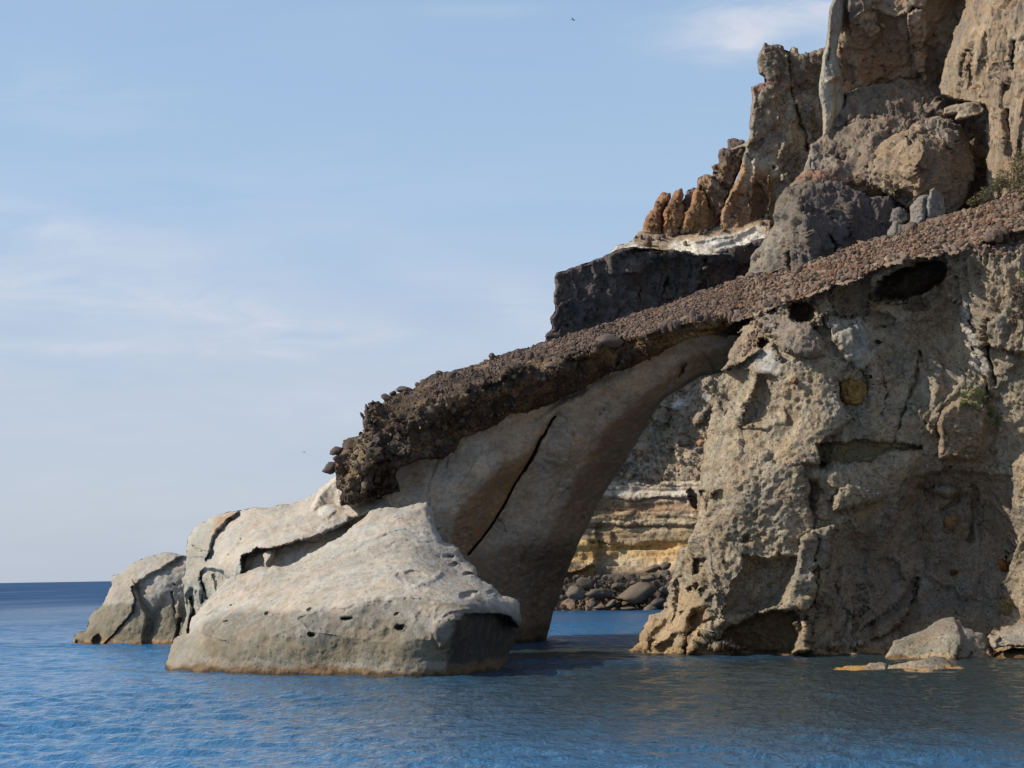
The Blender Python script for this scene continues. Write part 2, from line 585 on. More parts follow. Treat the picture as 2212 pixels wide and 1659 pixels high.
    BD = Dedge[ii, jj] + thick * np.sqrt(1 - (1 - np.clip(bs / Rb, 0, 1)) ** 2)
    bpos = at(BPX, BPY, BD)
    bmask = bc > 0
    bidx = np.full(BX.shape, -1, int)
    bidx[bmask] = np.arange(bmask.sum()) + len(p)
    bi, bj = np.nonzero(bcell)
    FB = np.stack([bidx[bi, bj], bidx[bi, bj + 1], bidx[bi + 1, bj + 1], bidx[bi + 1, bj]], 1)
    allp = np.concatenate([p, bpos[bmask]])
    allc = np.concatenate([np.clip(colr, 0.01, 0.9), np.tile(np.asarray(base, float), (bmask.sum(), 1))])
    o = mesh_obj(name, allp, np.concatenate([F, FB]), mat, parent, allc)
    SURF[key or name] = (x0, y0, step, idx, p, nr)
    return o
def f_tilt(xs):
    return -0.012 * (xs - 1350)
def on(key, x, y):
    """surface point and normal of a built rock under an image point (None off the rock)"""
    x0, y0, st, idx, p, nr = SURF[key]
    i, j = int(round((y - y0) / st)), int(round((x - x0) / st))
    if 0 <= i < idx.shape[0] and 0 <= j < idx.shape[1] and idx[i, j] >= 0:
        return p[idx[i, j]], nr[idx[i, j]]
    return None
def loop_at(pts, Y):
    a = np.array(pts)
    c_ = a.mean(0)
    q = at(c_[0], c_[1], Y)
    return (float(q[0]), float(Y), 0.0)

# ------------------------------------------------------------------ materials
M_TUFF = rock_mat("pale_tuff", s=1.0, mott=0.13, grain=0.22, pore=0.55, pore_scale=4.2, bump=0.05)
M_PIER = rock_mat("smooth_tuff", s=0.8, mott=0.14, grain=0.34, pore=0.4, pore_scale=4.0, bump=0.04, stretch=(1, 1, 1.6))
M_CLIFF = rock_mat("pitted_tuff", s=0.9, mott=0.24, grain=0.42, pore=0.8, pore_scale=5.0, bump=0.12)
M_CONG = rock_mat("conglomerate", s=0.8, mott=0.35, grain=0.4, pore=0.8, pore_scale=5.0, bump=0.12)
M_FAR = rock_mat("old_cliff_rock", s=2.2, mott=0.2, grain=0.3, pore=0.6, pore_scale=5.0, bump=0.10)
M_FLUTE = rock_mat("streaked_cliff_rock", s=2.2, mott=0.22, grain=0.3, pore=0.65, pore_scale=4.0, bump=0.12, stretch=(1, 1, 0.4))
M_STRATA = rock_mat("bedded_tuff", s=1.6, mott=0.15, grain=0.25, pore=0.4, pore_scale=5.0, bump=0.06, stretch=(0.3, 0.3, 1.6))
M_SCREE = rock_mat("scree_soil", s=1.0, mott=0.25, grain=0.4, pore=0.6, pore_scale=6.0, bump=0.10)

PALE = np.array([0.405, 0.362, 0.302])
GREY = np.array([0.30, 0.272, 0.232])
RUST = np.array([0.20, 0.11, 0.045])
OLIV = np.array([0.17, 0.145, 0.095])
BRN = np.array([0.085, 0.064, 0.052])
TAN = np.array([0.24, 0.165, 0.09])

# ------------------------------------------------------------------ front boulder
BO = (T1(865,1570, 890,1500, 920,1440, 935,1380, 960,1310, 1000,1290, 1080,1270, 1085,1190, 1110,1110, 1160,1060, 1240,980,
        1330,890, 1430,800, 1525,765, 1620,715, 1760,700, 1830,685, 1930,680, 2010,645, 2080,600, 2160,550, 2212,520)
      + T2(180,490, 280,440, 390,340, 470,295, 530,220, 600,185, 700,172, 790,185, 880,170, 960,145, 1030,143, 1055,180, 1080,250,
           1110,310, 1150,390, 1180,465, 1260,490, 1320,520, 1330,560, 1370,640, 1460,700, 1480,745, 1470,780, 1530,820,
           1620,870, 1700,930, 1780,970, 1845,1025, 1835,1060, 1840,1150, 1820,1260, 1770,1380, 1720,1480, 1690,1560, 1670,1900)
      + P(352, 1530))
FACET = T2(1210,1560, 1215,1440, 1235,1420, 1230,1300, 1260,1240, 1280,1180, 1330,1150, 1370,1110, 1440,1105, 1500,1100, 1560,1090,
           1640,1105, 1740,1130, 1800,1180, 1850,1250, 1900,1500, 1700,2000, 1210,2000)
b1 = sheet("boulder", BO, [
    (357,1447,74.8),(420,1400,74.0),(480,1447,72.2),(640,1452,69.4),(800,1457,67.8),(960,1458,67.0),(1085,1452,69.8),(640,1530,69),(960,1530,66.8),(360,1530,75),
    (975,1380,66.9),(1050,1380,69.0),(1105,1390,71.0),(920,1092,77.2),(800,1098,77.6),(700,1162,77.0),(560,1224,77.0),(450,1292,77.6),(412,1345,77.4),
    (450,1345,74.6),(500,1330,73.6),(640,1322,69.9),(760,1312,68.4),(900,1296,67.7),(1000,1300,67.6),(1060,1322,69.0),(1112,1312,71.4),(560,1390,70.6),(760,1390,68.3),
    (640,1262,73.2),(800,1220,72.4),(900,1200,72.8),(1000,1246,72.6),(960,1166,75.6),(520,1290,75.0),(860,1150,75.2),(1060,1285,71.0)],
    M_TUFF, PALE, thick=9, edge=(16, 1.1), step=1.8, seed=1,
    feats=[('block', FACET, -0.3, 2.2, -0.012, 0, T2(1230,1300)[0]),
           ('step', T2(1120,1090, 1240,1040, 1400,1010, 1560,1030, 1700,1080), 0.12, 5, 16),
           ('ridge', T2(1100,1170, 1180,1120, 1300,1070, 1420,1060), 4, 0.16),
           ('dome', T2(1090,1180, 1130,1150, 1280,1110, 1330,1150, 1250,1230, 1220,1400, 1150,1400, 1080,1270), 0.35, 10),
           ('ridge', T2(420,560, 560,470, 680,420, 760,380, 900,380, 960,400), 2.2, -0.10),
           ('ridge', T2(620,560, 760,490, 920,470, 1060,490), 2.2, -0.09),
           ('ridge', T2(540,600, 700,560, 900,530), 2.2, -0.06),
           ('ridge', T2(840,800, 960,850, 1080,820, 1160,760), 5, 0.22), ('pit', *T2(900,780)[0], 34, 14, 0.35),
           ('pit', *T2(340,1132)[0], 15, 4.5, 0.5), ('pit', *T2(810,1215)[0], 11, 6.5, 0.7), ('pit', *T2(15,1068)[0], 6, 5, 0.25),
           ('pit', *T2(760,1100)[0], 7, 3, 0.2), ('pit', *T2(30,1285)[0], 8, 2.5, 0.2), ('pit', *T1(1395,1165)[0], 7, 2.4, 0.3),
           ('pit', *T1(1750,1105)[0], 7, 4, 0.35), ('pit', *T1(2130,1282)[0], 9, 4, 0.4), ('pit', *T2(1380,940)[0], 16, 9, 0.45),
           ('pit', *T2(1270,670)[0], 12, 5, 0.5), ('pit', *T2(1220,600)[0], 14, 5, 0.4), ('pit', *T2(1330,600)[0], 10, 4, 0.4),
           ('pit', *T2(1400,760)[0], 14, 4, 0.45), ('pit', *T2(1580,905)[0], 10, 4, 0.35), ('pit', *T2(1450,910)[0], 8, 3, 0.3),
           ('step', T1(1150,1245, 1250,1285, 1310,1313, 1390,1330), -0.16, 2.5, 22),
           ('step', T1(1440,1030, 1330,1068, 1235,1092), 0.28, 4, 12),
           ('ridge', T1(1540,920, 1640,760), 3, 0.08), ('ridge', T1(1590,960, 1740,770), 3, 0.08), ('ridge', T1(1500,940, 1650,830), 3, -0.06),
           ('dome', T2(-80,1130, 200,1060, 500,1010, 800,960, 1000,950, 1120,1010, 1080,1180, 1060,1320, 700,1340, 300,1290, 0,1250), -0.25, 30)],
    disp=[('fbm', 2.2, 0.12), ('fbm', 0.45, 0.03), ('pits', 0.55, 0.10, T2(-500,1000, 0,1000, 500,940, 1000,900, 1300,860, 1250,1350, 700,1330, -500,1350)),
          ('lump', 0.42, 0.035, T2(900,520, 1200,460, 1500,700, 1850,1020, 1600,1060, 1200,900)), ('pits', 0.3, 0.03)],
    paint=[('poly', T2(-900,1180, -600,1060, 0,1090, 300,1080, 600,990, 800,950, 1050,940, 1120,1010, 1300,990, 1600,1030, 1850,1100, 1850,2000, -900,2000), np.array([.16, .143, .115]), 12, 0.88),  # lower face darker: stained rock, with dimmer grazing light painted in
           ('noise', 1.4, GREY, 0.1, 0.3, 0.4), ('noise', 0.35, PALE * 1.1, 0.15, 0.15, 0.25),
           ('z', 1.0, 1.7, OLIV * 0.95, 0.62), ('z', 0.40, 0.55, GREY * 1.0, 0.6), ('poly', FACET, np.array([.05, .044, .038]), 6, 0.9), ('z', 0.34, 0.5, np.array([.24, .17, .1]), 0.4), ('z', 0.2, 0.32, RUST * 0.85, 0.75), ('noise', 0.4, OLIV, 0.25, 0.15, 0.3), ('z', 0.03, 0.15, np.array([.055, .042, .025]), 0.85)])  # FACET poly: shade of the right end painted in near black
tag(b1, "big pale boulder in the sea before the arch, one end a black shaded face", "boulder")

# ------------------------------------------------------------------ low split rock at the seaward end
CO = (T1(60,1366, 75,1310, 110,1270, 135,1235, 175,1240, 205,1195, 215,1130, 240,1105, 330,1030, 370,960, 415,850, 415,790, 440,765, 520,720,
        610,665, 720,610, 830,585, 930,578, 1000,590, 1050,605, 1120,660, 1200,800, 1200,1500, 40,1500))
REC = T1(1050,612, 990,625, 910,665, 830,715, 740,755, 660,805, 597,868, 615,960, 588,1090, 520,1192, 330,1362, 330,1560, 1300,1560, 1300,640)
sea_rock = sheet("sea_rock", CO, [
    (155,1388,107.5),(200,1345,107),(240,1385,105.5),(300,1385,105),(380,1382,104.5),(215,1305,107.5),(250,1250,107.5),(270,1330,105.8),(285,1262,106),(340,1232,106),
    (345,1200,108.5),(390,1202,107.5),(330,1300,105),(360,1260,105.5),(390,1300,105.5),(400,1350,105.5),(300,1215,108.5),(230,1340,106)],
    M_TUFF, PALE * 0.88, thick=7, edge=(11, 1.4), step=1.8, seed=2,
    feats=[('block', REC, -0.5, 2.5, 0.0, 0.0035, T1(600,900)[0]),
           ('crack', T1(592,868, 612,960, 586,1090, 520,1190, 440,1265, 340,1358), 1.8, 0.7),
           ('step', T1(625,900, 650,1000, 690,1090, 708,1160, 690,1250, 675,1345), 0.95, 7, 40),
           ('ridge', T1(860,1000, 800,1120, 740,1240), 10, -0.35),
           ('crack', T1(930,920, 945,980, 940,1040, 975,1100), 3, 0.5), ('crack', T1(1000,1150, 985,1240, 950,1340), 5, 0.9),
           ('pit', *T1(950,850)[0], 3, 3, 0.3), ('dome', T1(985,990, 1020,1060, 1010,1200, 970,1150, 965,1050), 0.4, 8),
           ('pit', *T1(285,1325)[0], 9, 12, 0.9), ('pit', *T1(112,1345)[0], 4, 8, 0.5), ('pit', *T1(150,1250)[0], 6, 2.5, 0.5)],
    disp=[('fbm', 1.5, 0.10), ('fbm', 0.4, 0.045), ('pits', 0.35, 0.06)],
    paint=[('noise', 1.2, GREY, 0.0, 0.3, 0.5), ('z', 2.0, 2.3, OLIV, 0.75), ('z', 0.55, 0.95, OLIV * 0.8, 0.5), ('z', 0.2, 0.3, np.array([.32, .2, .11]), 0.8),
           ('z', 0.02, 0.2, RUST * 0.5, 0.8), ('poly', T1(640,900, 860,900, 900,1000, 760,1180, 710,1360, 680,1340, 700,1130), GREY * 0.75, 12, 0.6)])
tag(sea_rock, "low grey sea rock split by a zigzag crack under a rounded slab top", "sea rock")

# ------------------------------------------------------------------ pale ledge between that rock and the arch
MO = (T1(1000,1340, 1010,1230, 1060,1100, 1050,960, 1015,800, 1030,740, 1062,610, 1060,540, 1075,490, 1100,420, 1140,350, 1200,310, 1300,250,
        1400,225, 1480,210, 1540,208, 1650,170, 1760,185, 1870,145, 1950,155, 2040,120, 2120,100, 2180,60, 2212,20)
      + P(712,1046, 722,1036, 760,1040, 800,1060, 830,1078, 850,1100, 850,1180, 760,1250, 640,1330, 520,1400, 520,1480, 385,1480))
ledge_rock = sheet("ledge_rock", MO, [
    (405,1190,98.5),(418,1330,98),(400,1380,98),(470,1122,99),(545,1105,97.5),(480,1200,92),(540,1185,90),(565,1200,88.3),(640,1165,88),(700,1135,89.2),
    (650,1085,96),(724,1040,97),(740,1085,93.5),(815,1085,90.5),(450,1240,94),(500,1240,91),(520,1225,88.5),(480,1290,92.5),(440,1290,95),(600,1120,93.5),
    (700,1080,92.8),(440,1150,98),(770,1110,90.3),(560,1150,91.5),(520,1480,92),(640,1330,90),(850,1180,88)],
    M_TUFF, PALE, thick=7, edge=(10, 1.2), step=1.8, seed=3,
    feats=[('block', T1(1525,600, 1610,555, 1660,520, 1780,545, 1900,500, 2060,460, 2250,410, 2440,330, 2580,250, 2800,300, 2500,800, 1900,900, 1522,775), -2.2, 2.0),
           ('dome', T1(1700,600, 1760,560, 1830,545, 1790,620, 1740,700, 1725,690), 1.1, 8),
           ('step', T1(1250,585, 1290,450, 1320,390, 1375,335, 1430,270, 1480,235), -0.6, 3, 30),
           ('step', T1(1480,235, 1430,270, 1375,335, 1320,390, 1290,450, 1250,585), 1.0, 5, 26),
           ('crack', T1(1240,580, 1190,555, 1130,515), 2.5, 0.5), ('step', T1(1240,610, 1120,600, 1060,600), 0.25, 3, 10),
           ('block', T1(1180,740, 1230,716, 1380,738, 1420,800, 1330,905, 1200,1010, 1195,880, 1180,800), -0.9, 2.5, -0.01, 0.0),
           ('crack', T1(1190,760, 1200,860, 1250,960), 2.5, 0.5), ('crack', T1(1290,770, 1310,900), 3, 0.35),
           ('pit', *T1(1100,960)[0], 11, 22, 1.3), ('crack', T1(1125,960, 1130,1080, 1095,1180, 1080,1290), 7, 1.6),
           ('crack', T1(1050,612, 1040,690, 1025,770, 1012,880), 2.5, 1.0), ('ridge', T1(1140,900, 1120,1000), 3, 0.4),
           ('step', T1(1530,455, 1490,520, 1430,585), 0.22, 3, 14), ('step', T1(1520,455, 1410,455), 0.25, 3, 8), ('step', T1(1680,455, 1540,470), 0.22, 3, 9),
           ('ridge', T1(1750,290, 1640,400), 6, -0.12), ('ridge', T1(1600,250, 1480,330, 1400,440), 6, 0.15), ('ridge', T1(1900,330, 1760,440), 6, -0.1),
           ('dome', T2(95,200, 180,180, 260,215, 180,290, 100,260), 0.25, 8), ('ridge', T2(380,290, 480,270, 520,240), 5, -0.5)],
    disp=[('fbm', 1.7, 0.14), ('fbm', 0.5, 0.07), ('pits', 0.5, 0.06), ('ridge', 1.2, 0.05)],
    paint=[('noise', 1.4, GREY * 1.1, 0.12, 0.3, 0.45), ('poly', T1(1000,1400, 1000,600, 1075,480, 1200,310, 1320,330, 1290,450, 1240,600, 1180,760, 1400,750, 1300,1000, 1100,1400), np.array([.30, .285, .235]), 8, 0.75),
           ('poly', T1(1290,290, 1400,230, 1480,225, 1380,330, 1300,400), np.array([.30, .2, .12]), 8, 0.8),
           ('z', 1.4, 2.0, OLIV, 0.5), ('ell', *T2(180,215)[0], 24, 11, np.array([.6, .58, .54]), 0.6),
           ('poly', T2(230,150, 300,130, 300,200, 250,260), np.array([.4, .28, .16]), 5, 0.6)])
tag(ledge_rock, "pale cream ledge between split sea rock and arch, undercut by a dark gap", "rock ledge")

# ------------------------------------------------------------------ the natural arch
arch = empty("natural_arch", loop_at([(1000, 1000), (1180, 1388)], 94.0),
             "natural arch of smooth grey tuff under a dark pebbly roof layer", "rock arch")
PO = P(690,1060, 720,1030, 800,1010, 880,960, 960,920, 1080,870, 1200,820, 1300,780, 1400,740, 1500,715, 1600,705, 1650,730, 1650,800, 1572,808,
       1557,805, 1542,809, 1517,812, 1502,820, 1480,832, 1457,847, 1437,860, 1420,880, 1405,900, 1395,925, 1382,943, 1360,983,
       1324,1034, 1295,1080, 1274,1127, 1256,1166, 1234.5,1213, 1220,1252, 1209.5,1284, 1196,1318, 1186,1363, 1178,1387, 1176,1460, 700,1460, 640,1150)
BROWN1 = T3(2080,540, 2000,640, 1960,730, 1850,815, 1720,860, 1640,930, 1560,1020, 1450,1150, 1320,1250, 1260,1400, 1250,1560, 1300,1700, 1400,1650, 1490,1540, 1580,1430,
            1700,1230, 1780,1080, 1900,890, 2000,700)
BROWN2 = P(1470,780, 1440,806, 1400,845, 1345,888, 1305,930, 1282,975, 1250,1015, 1225,1080, 1185,1150, 1150,1240, 1130,1400, 1250,1400, 1300,1100, 1420,900, 1570,815, 1590,745)
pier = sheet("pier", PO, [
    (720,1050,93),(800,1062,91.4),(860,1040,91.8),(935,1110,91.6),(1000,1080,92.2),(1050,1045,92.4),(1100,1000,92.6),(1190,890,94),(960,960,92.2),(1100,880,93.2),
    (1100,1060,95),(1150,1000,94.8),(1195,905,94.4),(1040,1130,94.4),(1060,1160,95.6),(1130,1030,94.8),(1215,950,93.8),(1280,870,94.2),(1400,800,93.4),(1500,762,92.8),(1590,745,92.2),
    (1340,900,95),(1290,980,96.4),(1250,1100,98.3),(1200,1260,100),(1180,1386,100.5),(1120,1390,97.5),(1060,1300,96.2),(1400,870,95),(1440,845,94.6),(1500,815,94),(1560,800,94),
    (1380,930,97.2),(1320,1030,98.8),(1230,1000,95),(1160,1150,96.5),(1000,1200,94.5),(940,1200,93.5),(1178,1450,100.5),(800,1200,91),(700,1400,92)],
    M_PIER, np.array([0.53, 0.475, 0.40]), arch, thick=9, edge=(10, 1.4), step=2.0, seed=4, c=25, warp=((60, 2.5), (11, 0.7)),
    feats=[('crack', T3(2140,470, 2080,560, 2000,700, 1900,890, 1780,1080, 1700,1230, 1580,1430, 1490,1540, 1400,1660), 2.3, 3.0),
           ('step', T3(2140,460, 2080,550, 2000,700, 1900,890, 1780,1080, 1700,1230, 1580,1430, 1490,1540, 1400,1650), 0.6, 3, 60),
           ('crack', T5(405,450, 375,500, 345,550), 2.6, 0.6), ('pit', *T5(375,490)[0], 5, 10, 0.6),
           ('ridge', T3(1465,820, 1400,960, 1300,1080), 1.2, -0.05), ('step', T5(540,350, 600,430, 640,520), 0.12, 3, 20),
           ('crack', T3(2020,640, 1970,790, 1880,940), 2.8, 1.0), ('crack', T3(1790,1060, 1690,1260), 2.7, 1.0), ('crack', T3(1905,880, 1830,930), 1.2, 0.3), ('crack', T3(1640,1340, 1700,1400, 1720,1480), 1.0, 0.2), ('crack', P(1240,930, 1225,1010, 1190,1080), 0.9, 0.15), ('crack', P(1330,850, 1290,900, 1275,960), 0.9, 0.12), ('crack', P(950,990, 925,1050, 930,1090), 0.9, 0.15),
           ('ridge', P(1180,860, 1230,845, 1300,815, 1350,795), 14, -0.5), ('ridge', P(1160,900, 1210,860, 1260,840), 8, -0.3)],
    disp=[('fbm', 2.0, 0.10), ('slab', 1.7, 0.05), ('fbm', 0.6, 0.035), ('fbm', 0.2, 0.02), ('pits', 0.45, 0.05)],
    paint=[('noise', 0.8, np.array([.54, .51, .47]), 0.25, 0.2, 0.3, (0.7, 0.7, 1.8)), ('noise', 2.2, np.array([.36, .31, .255]), 0.05, 0.35, 0.35, (1, 1, 0.5)), ('poly', BROWN1, np.array([.29, .195, .115]), 5, 0.9), ('poly', BROWN2, np.array([.29, .21, .135]), 10, 0.85),
           ('poly', P(960,1200, 1010,1200, 1130,1170, 1250,1180, 1200,1400, 1050,1400), np.array([.15, .115, .08]), 25, 0.8),  # shade at the pier's lower end, painted into the colour
           ('line', T3(2040,560, 1960,720, 1860,900, 1740,1100, 1640,1300), 4, np.array([.36, .2, .07]), 0.7),
           ('noise', 0.5, np.array([.26, .2, .14]), 0.2, 0.3, 0.35, (0.6, 0.6, 1.5)), ('noise', 0.16, np.array([.25, .2, .15]), 0.3, 0.2, 0.4), ('noise', 0.5, np.array([.24, .2, .16]), 0.2, 0.25, 0.2, (1.4, 1.4, 0.4)), ('noise', 0.3, np.array([.55, .52, .48]), 0.35, 0.15, 0.2, (0.8, 0.8, 1.6)),
           ('line', T3(1465,820, 1400,960, 1300,1080), 1.5, np.array([.25, .2, .08]), 0.6),
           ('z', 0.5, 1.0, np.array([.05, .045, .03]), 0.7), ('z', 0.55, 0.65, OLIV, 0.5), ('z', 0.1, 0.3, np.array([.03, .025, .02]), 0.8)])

STRIP = P(1000,800, 1100,766, 1180,742, 1250,719, 1330,694, 1400,672, 1450,656, 1500,638, 1560,618, 1650,592, 1720,579, 1790,556, 1850,532, 1930,507, 2000,482, 2080,459, 2140,440, 2212,408, 2260,390,
          2260,500, 2212,492, 2130,520, 2060,543, 1990,553, 1920,568, 1860,598, 1780,622, 1700,652, 1650,670, 1600,690, 1500,692, 1400,718, 1290,748, 1180,774, 1100,794, 1000,818, 930,840, 925,828)
CAPO = (T3(290,1240, 285,1170, 300,1130, 250,1090, 245,1040, 250,990, 235,930, 240,850, 270,780, 300,745, 310,700, 370,645, 440,635, 480,610, 530,580, 495,570,
           490,500, 495,450, 495,400, 530,360, 600,360, 640,370, 690,330, 730,285, 795,265, 870,235, 915,235, 1000,190, 1060,130, 1130,95, 1160,98, 1260,68, 1360,52, 1480,18, 1560,-28)
        + P(1100,763, 1180,739, 1250,716, 1330,691, 1400,669, 1450,653, 1500,635, 1560,615, 1600,602, 1665,590, 1665,700, 1610,722, 1590,725, 1582,725, 1557,726, 1532,724, 1495,731, 1465,742, 1432,757, 1418,775,
            1382,790, 1317,806, 1231,852, 1216,858, 1163,885.5, 1128,890)
        + T3(1760,450, 1600,560, 1350,640, 1250,760, 1180,830, 1000,840, 800,900, 760,960, 790,1100, 700,1140, 540,1190, 400,1220))
cap = sheet("roof_layer", CAPO, [
    (735,1080,89.2),(722,990,90.2),(760,960,89.0),(800,1010,88.3),(790,930,89.2),(860,1040,88.6),(860,950,88.0),(960,930,89.6),(850,1055,90),(900,870,87.6),(1000,830,88.2),(1100,850,90.0),(1163,882,92.2),(1070,915,91.6),
    (1150,800,88.9),(1300,795,91.6),(1290,750,88.6),(1450,748,91.2),(1400,718,88.6),(1450,700,88.2),(1582,722,90.4),(1500,690,87.2),(1580,668,86.6),(1230,850,92.6),(1400,772,91.8),(1000,938,90.8),
    (1000,792,97),(1100,764,98),(1180,740,99),(1330,692,99),(1450,654,98),(1560,616,97),(1650,594,96),(830,866,91.5),(895,838,93),(792,885,90.5),(1050,790,93.5),(1180,765,93),(1400,690,94),
    (930,836,89.6),(1100,793,89.6),(1200,770,89.6)],
    M_CONG, np.array([0.135, 0.10, 0.075]), arch, thick=9, edge=(6, 1.0), step=1.8, seed=5, c=20,
    feats=[('dome', T3(340,880, 430,760, 540,760, 600,900, 560,1060, 440,1120, 330,1040), 0.5, 30),
           ('step', T3(560,560, 640,640, 660,800, 640,960, 560,1080), 0.9, 8, 60),
           ('ridge', P(1180,778, 1290,748, 1380,724, 1460,700, 1530,688), 4, 0.55), ('ridge', P(1010,830, 1070,825, 1120,800, 1160,795), 5, 0.4),
           ('dome', P(1285,735, 1310,718, 1350,722, 1360,740, 1320,752), 0.7, 10), ('dome', P(1480,690, 1510,672, 1545,680, 1550,702, 1510,712), 0.8, 12),
           ('step', P(1580,700, 1520,705, 1440,716, 1330,745, 1240,775), 0.7, 6, 30), ('ridge', P(1100,905, 1240,850, 1380,790, 1500,740), 9, -1.2)],
    disp=[('fbm', 1.8, 0.32), ('crag', 1.1, 0.42, STRIP, True), ('crag', 0.45, 0.2, STRIP, True), ('lump', 0.3, 0.08), ('ridge', 0.7, 0.10, STRIP, True), ('fbm', 0.3, 0.06)],
    paint=[('cells', 0.42, BRN * 0.6, BRN * 1.6, 0.6, 1), ('noise', 1.0, TAN, 0.12, 0.15, 0.6, (0.4, 0.4, 1)), ('noise', 2.2, BRN * 0.5, -0.05, 0.3, 0.75),
           ('poly', P(1240,772, 1330,748, 1450,716, 1560,700, 1590,715, 1540,725, 1460,738, 1350,760), np.array([.3, .2, .09]), 7, 0.7),
           ('line', T3(1960,130, 1780,220, 1640,270, 1500,330, 1300,400), 7, np.array([.26, .155, .08]), 0.75), ('line', P(985,1000, 900,1005, 850,1000), 5, TAN, 0.5),
           ('line', T3(1300,620, 1100,700, 850,740), 6, TAN * 1.1, 0.6), ('line', T3(2100,210, 1900,310), 8, TAN, 0.6),
           ('poly', T3(330,900, 420,660, 520,640, 560,760, 480,900, 470,1050, 400,1080), np.array([.29, .225, .13]), 18, 0.55),
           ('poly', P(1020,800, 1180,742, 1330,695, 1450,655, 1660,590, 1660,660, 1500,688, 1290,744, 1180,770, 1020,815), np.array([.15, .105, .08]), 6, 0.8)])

# ------------------------------------------------------------------ near sea cliff
sea_cliff = empty("sea_cliff", loop_at([(1750, 1400)], 82.0),
                  "rough cliff with hollows and a cave mouth, rising from the sea opposite the pier", "sea cliff")
GO = (T5(960,0, 985,40, 950,80, 960,110, 900,140, 865,180, 900,165, 880,220, 840,260, 800,310, 775,360, 790,410, 720,450, 700,480, 735,500, 740,560, 690,610, 690,690,
         660,760, 630,830, 645,860, 610,900, 600,980, 570,1010, 555,1100, 553,1200, 550,1480, 500,1570, 490,1640)
      + T4(490,200, 455,380, 430,440, 395,515, 350,510, 305,560, 300,650, 285,740, 240,830, 215,1060, 100,1100, 60,1200, 35,1290, 0,1330, -100,1410)
      + P(1345,1490, 2320,1490, 2320,455, 2212,480, 2130,502, 2060,530, 1990,541, 1920,556, 1860,584, 1780,608, 1700,638, 1660,652, 1630,668))
CAVE = T7(990,280, 1010,230, 1200,150, 1300,105, 1420,98, 1500,125, 1535,190, 1520,290, 1420,350, 1340,395, 1225,400, 1100,430, 960,420, 920,380)
S1 = T4(900,580, 1100,600, 1200,560, 1340,600, 1340,800, 1290,920, 1180,1050, 1000,1100, 800,1110, 700,1130, 760,1000, 800,850, 890,700)
PIL = T4(1480,340, 1700,330, 1640,520, 1590,680, 1520,720, 1500,930, 1440,1060, 1370,1060, 1250,1110, 1190,1060, 1290,930, 1340,800, 1350,600, 1400,450)
S2 = T4(1200,1070, 1000,1110, 850,1180, 780,1200, 640,1270, 590,1330, 760,1350, 880,1360, 1100,1430, 1330,1440, 1370,1290, 1340,1200, 1420,1130, 1300,1070)
S3 = T6(590,400, 640,330, 750,230, 1040,130, 1150,40, 1150,-80, 1600,-140, 2100,-80, 2150,200, 2200,400, 2080,780, 1980,900, 2040,1000, 2000,1120, 2020,1500, 1040,1500, 800,1440, 700,1430,
        500,1405, 380,1370, 300,1150, 350,1000, 440,930, 480,730)
NOTCH = R6(110,110, 250,105, 400,90, 560,90, 740,122, 735,155, 400,188, 250,200, 120,218)
BLK = P(2026,910, 2034,885, 2050,870, 2080,865, 2124,872, 2135,890, 2130,960, 2115,1000, 2030,995)
RCOL = T7(1530,130, 1540,400, 1625,450, 1680,520, 1680,680, 1740,780, 1770,850, 1900,820, 2100,900, 2600,900, 2600,-60, 1560,0)
RRIB = R6(1290,240, 1320,205, 1400,195, 1700,200, 1700,720, 1400,690, 1351,640, 1310,560, 1300,420)
SCA = T5(740,505, 850,490, 935,480, 975,550, 945,690, 900,800, 855,905, 740,900, 690,800, 700,640)
SCB = T5(985,520, 1080,535, 1185,560, 1240,700, 1265,850, 1240,935, 1080,955, 890,965, 900,850, 970,700)
BROWH = T5(1000,70, 1240,20, 1500,60, 1620,230, 1600,380, 1450,400, 1240,360, 1180,250, 1080,190)
SMH = T7(610,330, 800,230, 920,260, 900,400, 860,560, 640,560, 590,460)
SMOOTH = [S1, S2, S3, SCA, SCB, BROWH, SMH, NOTCH]
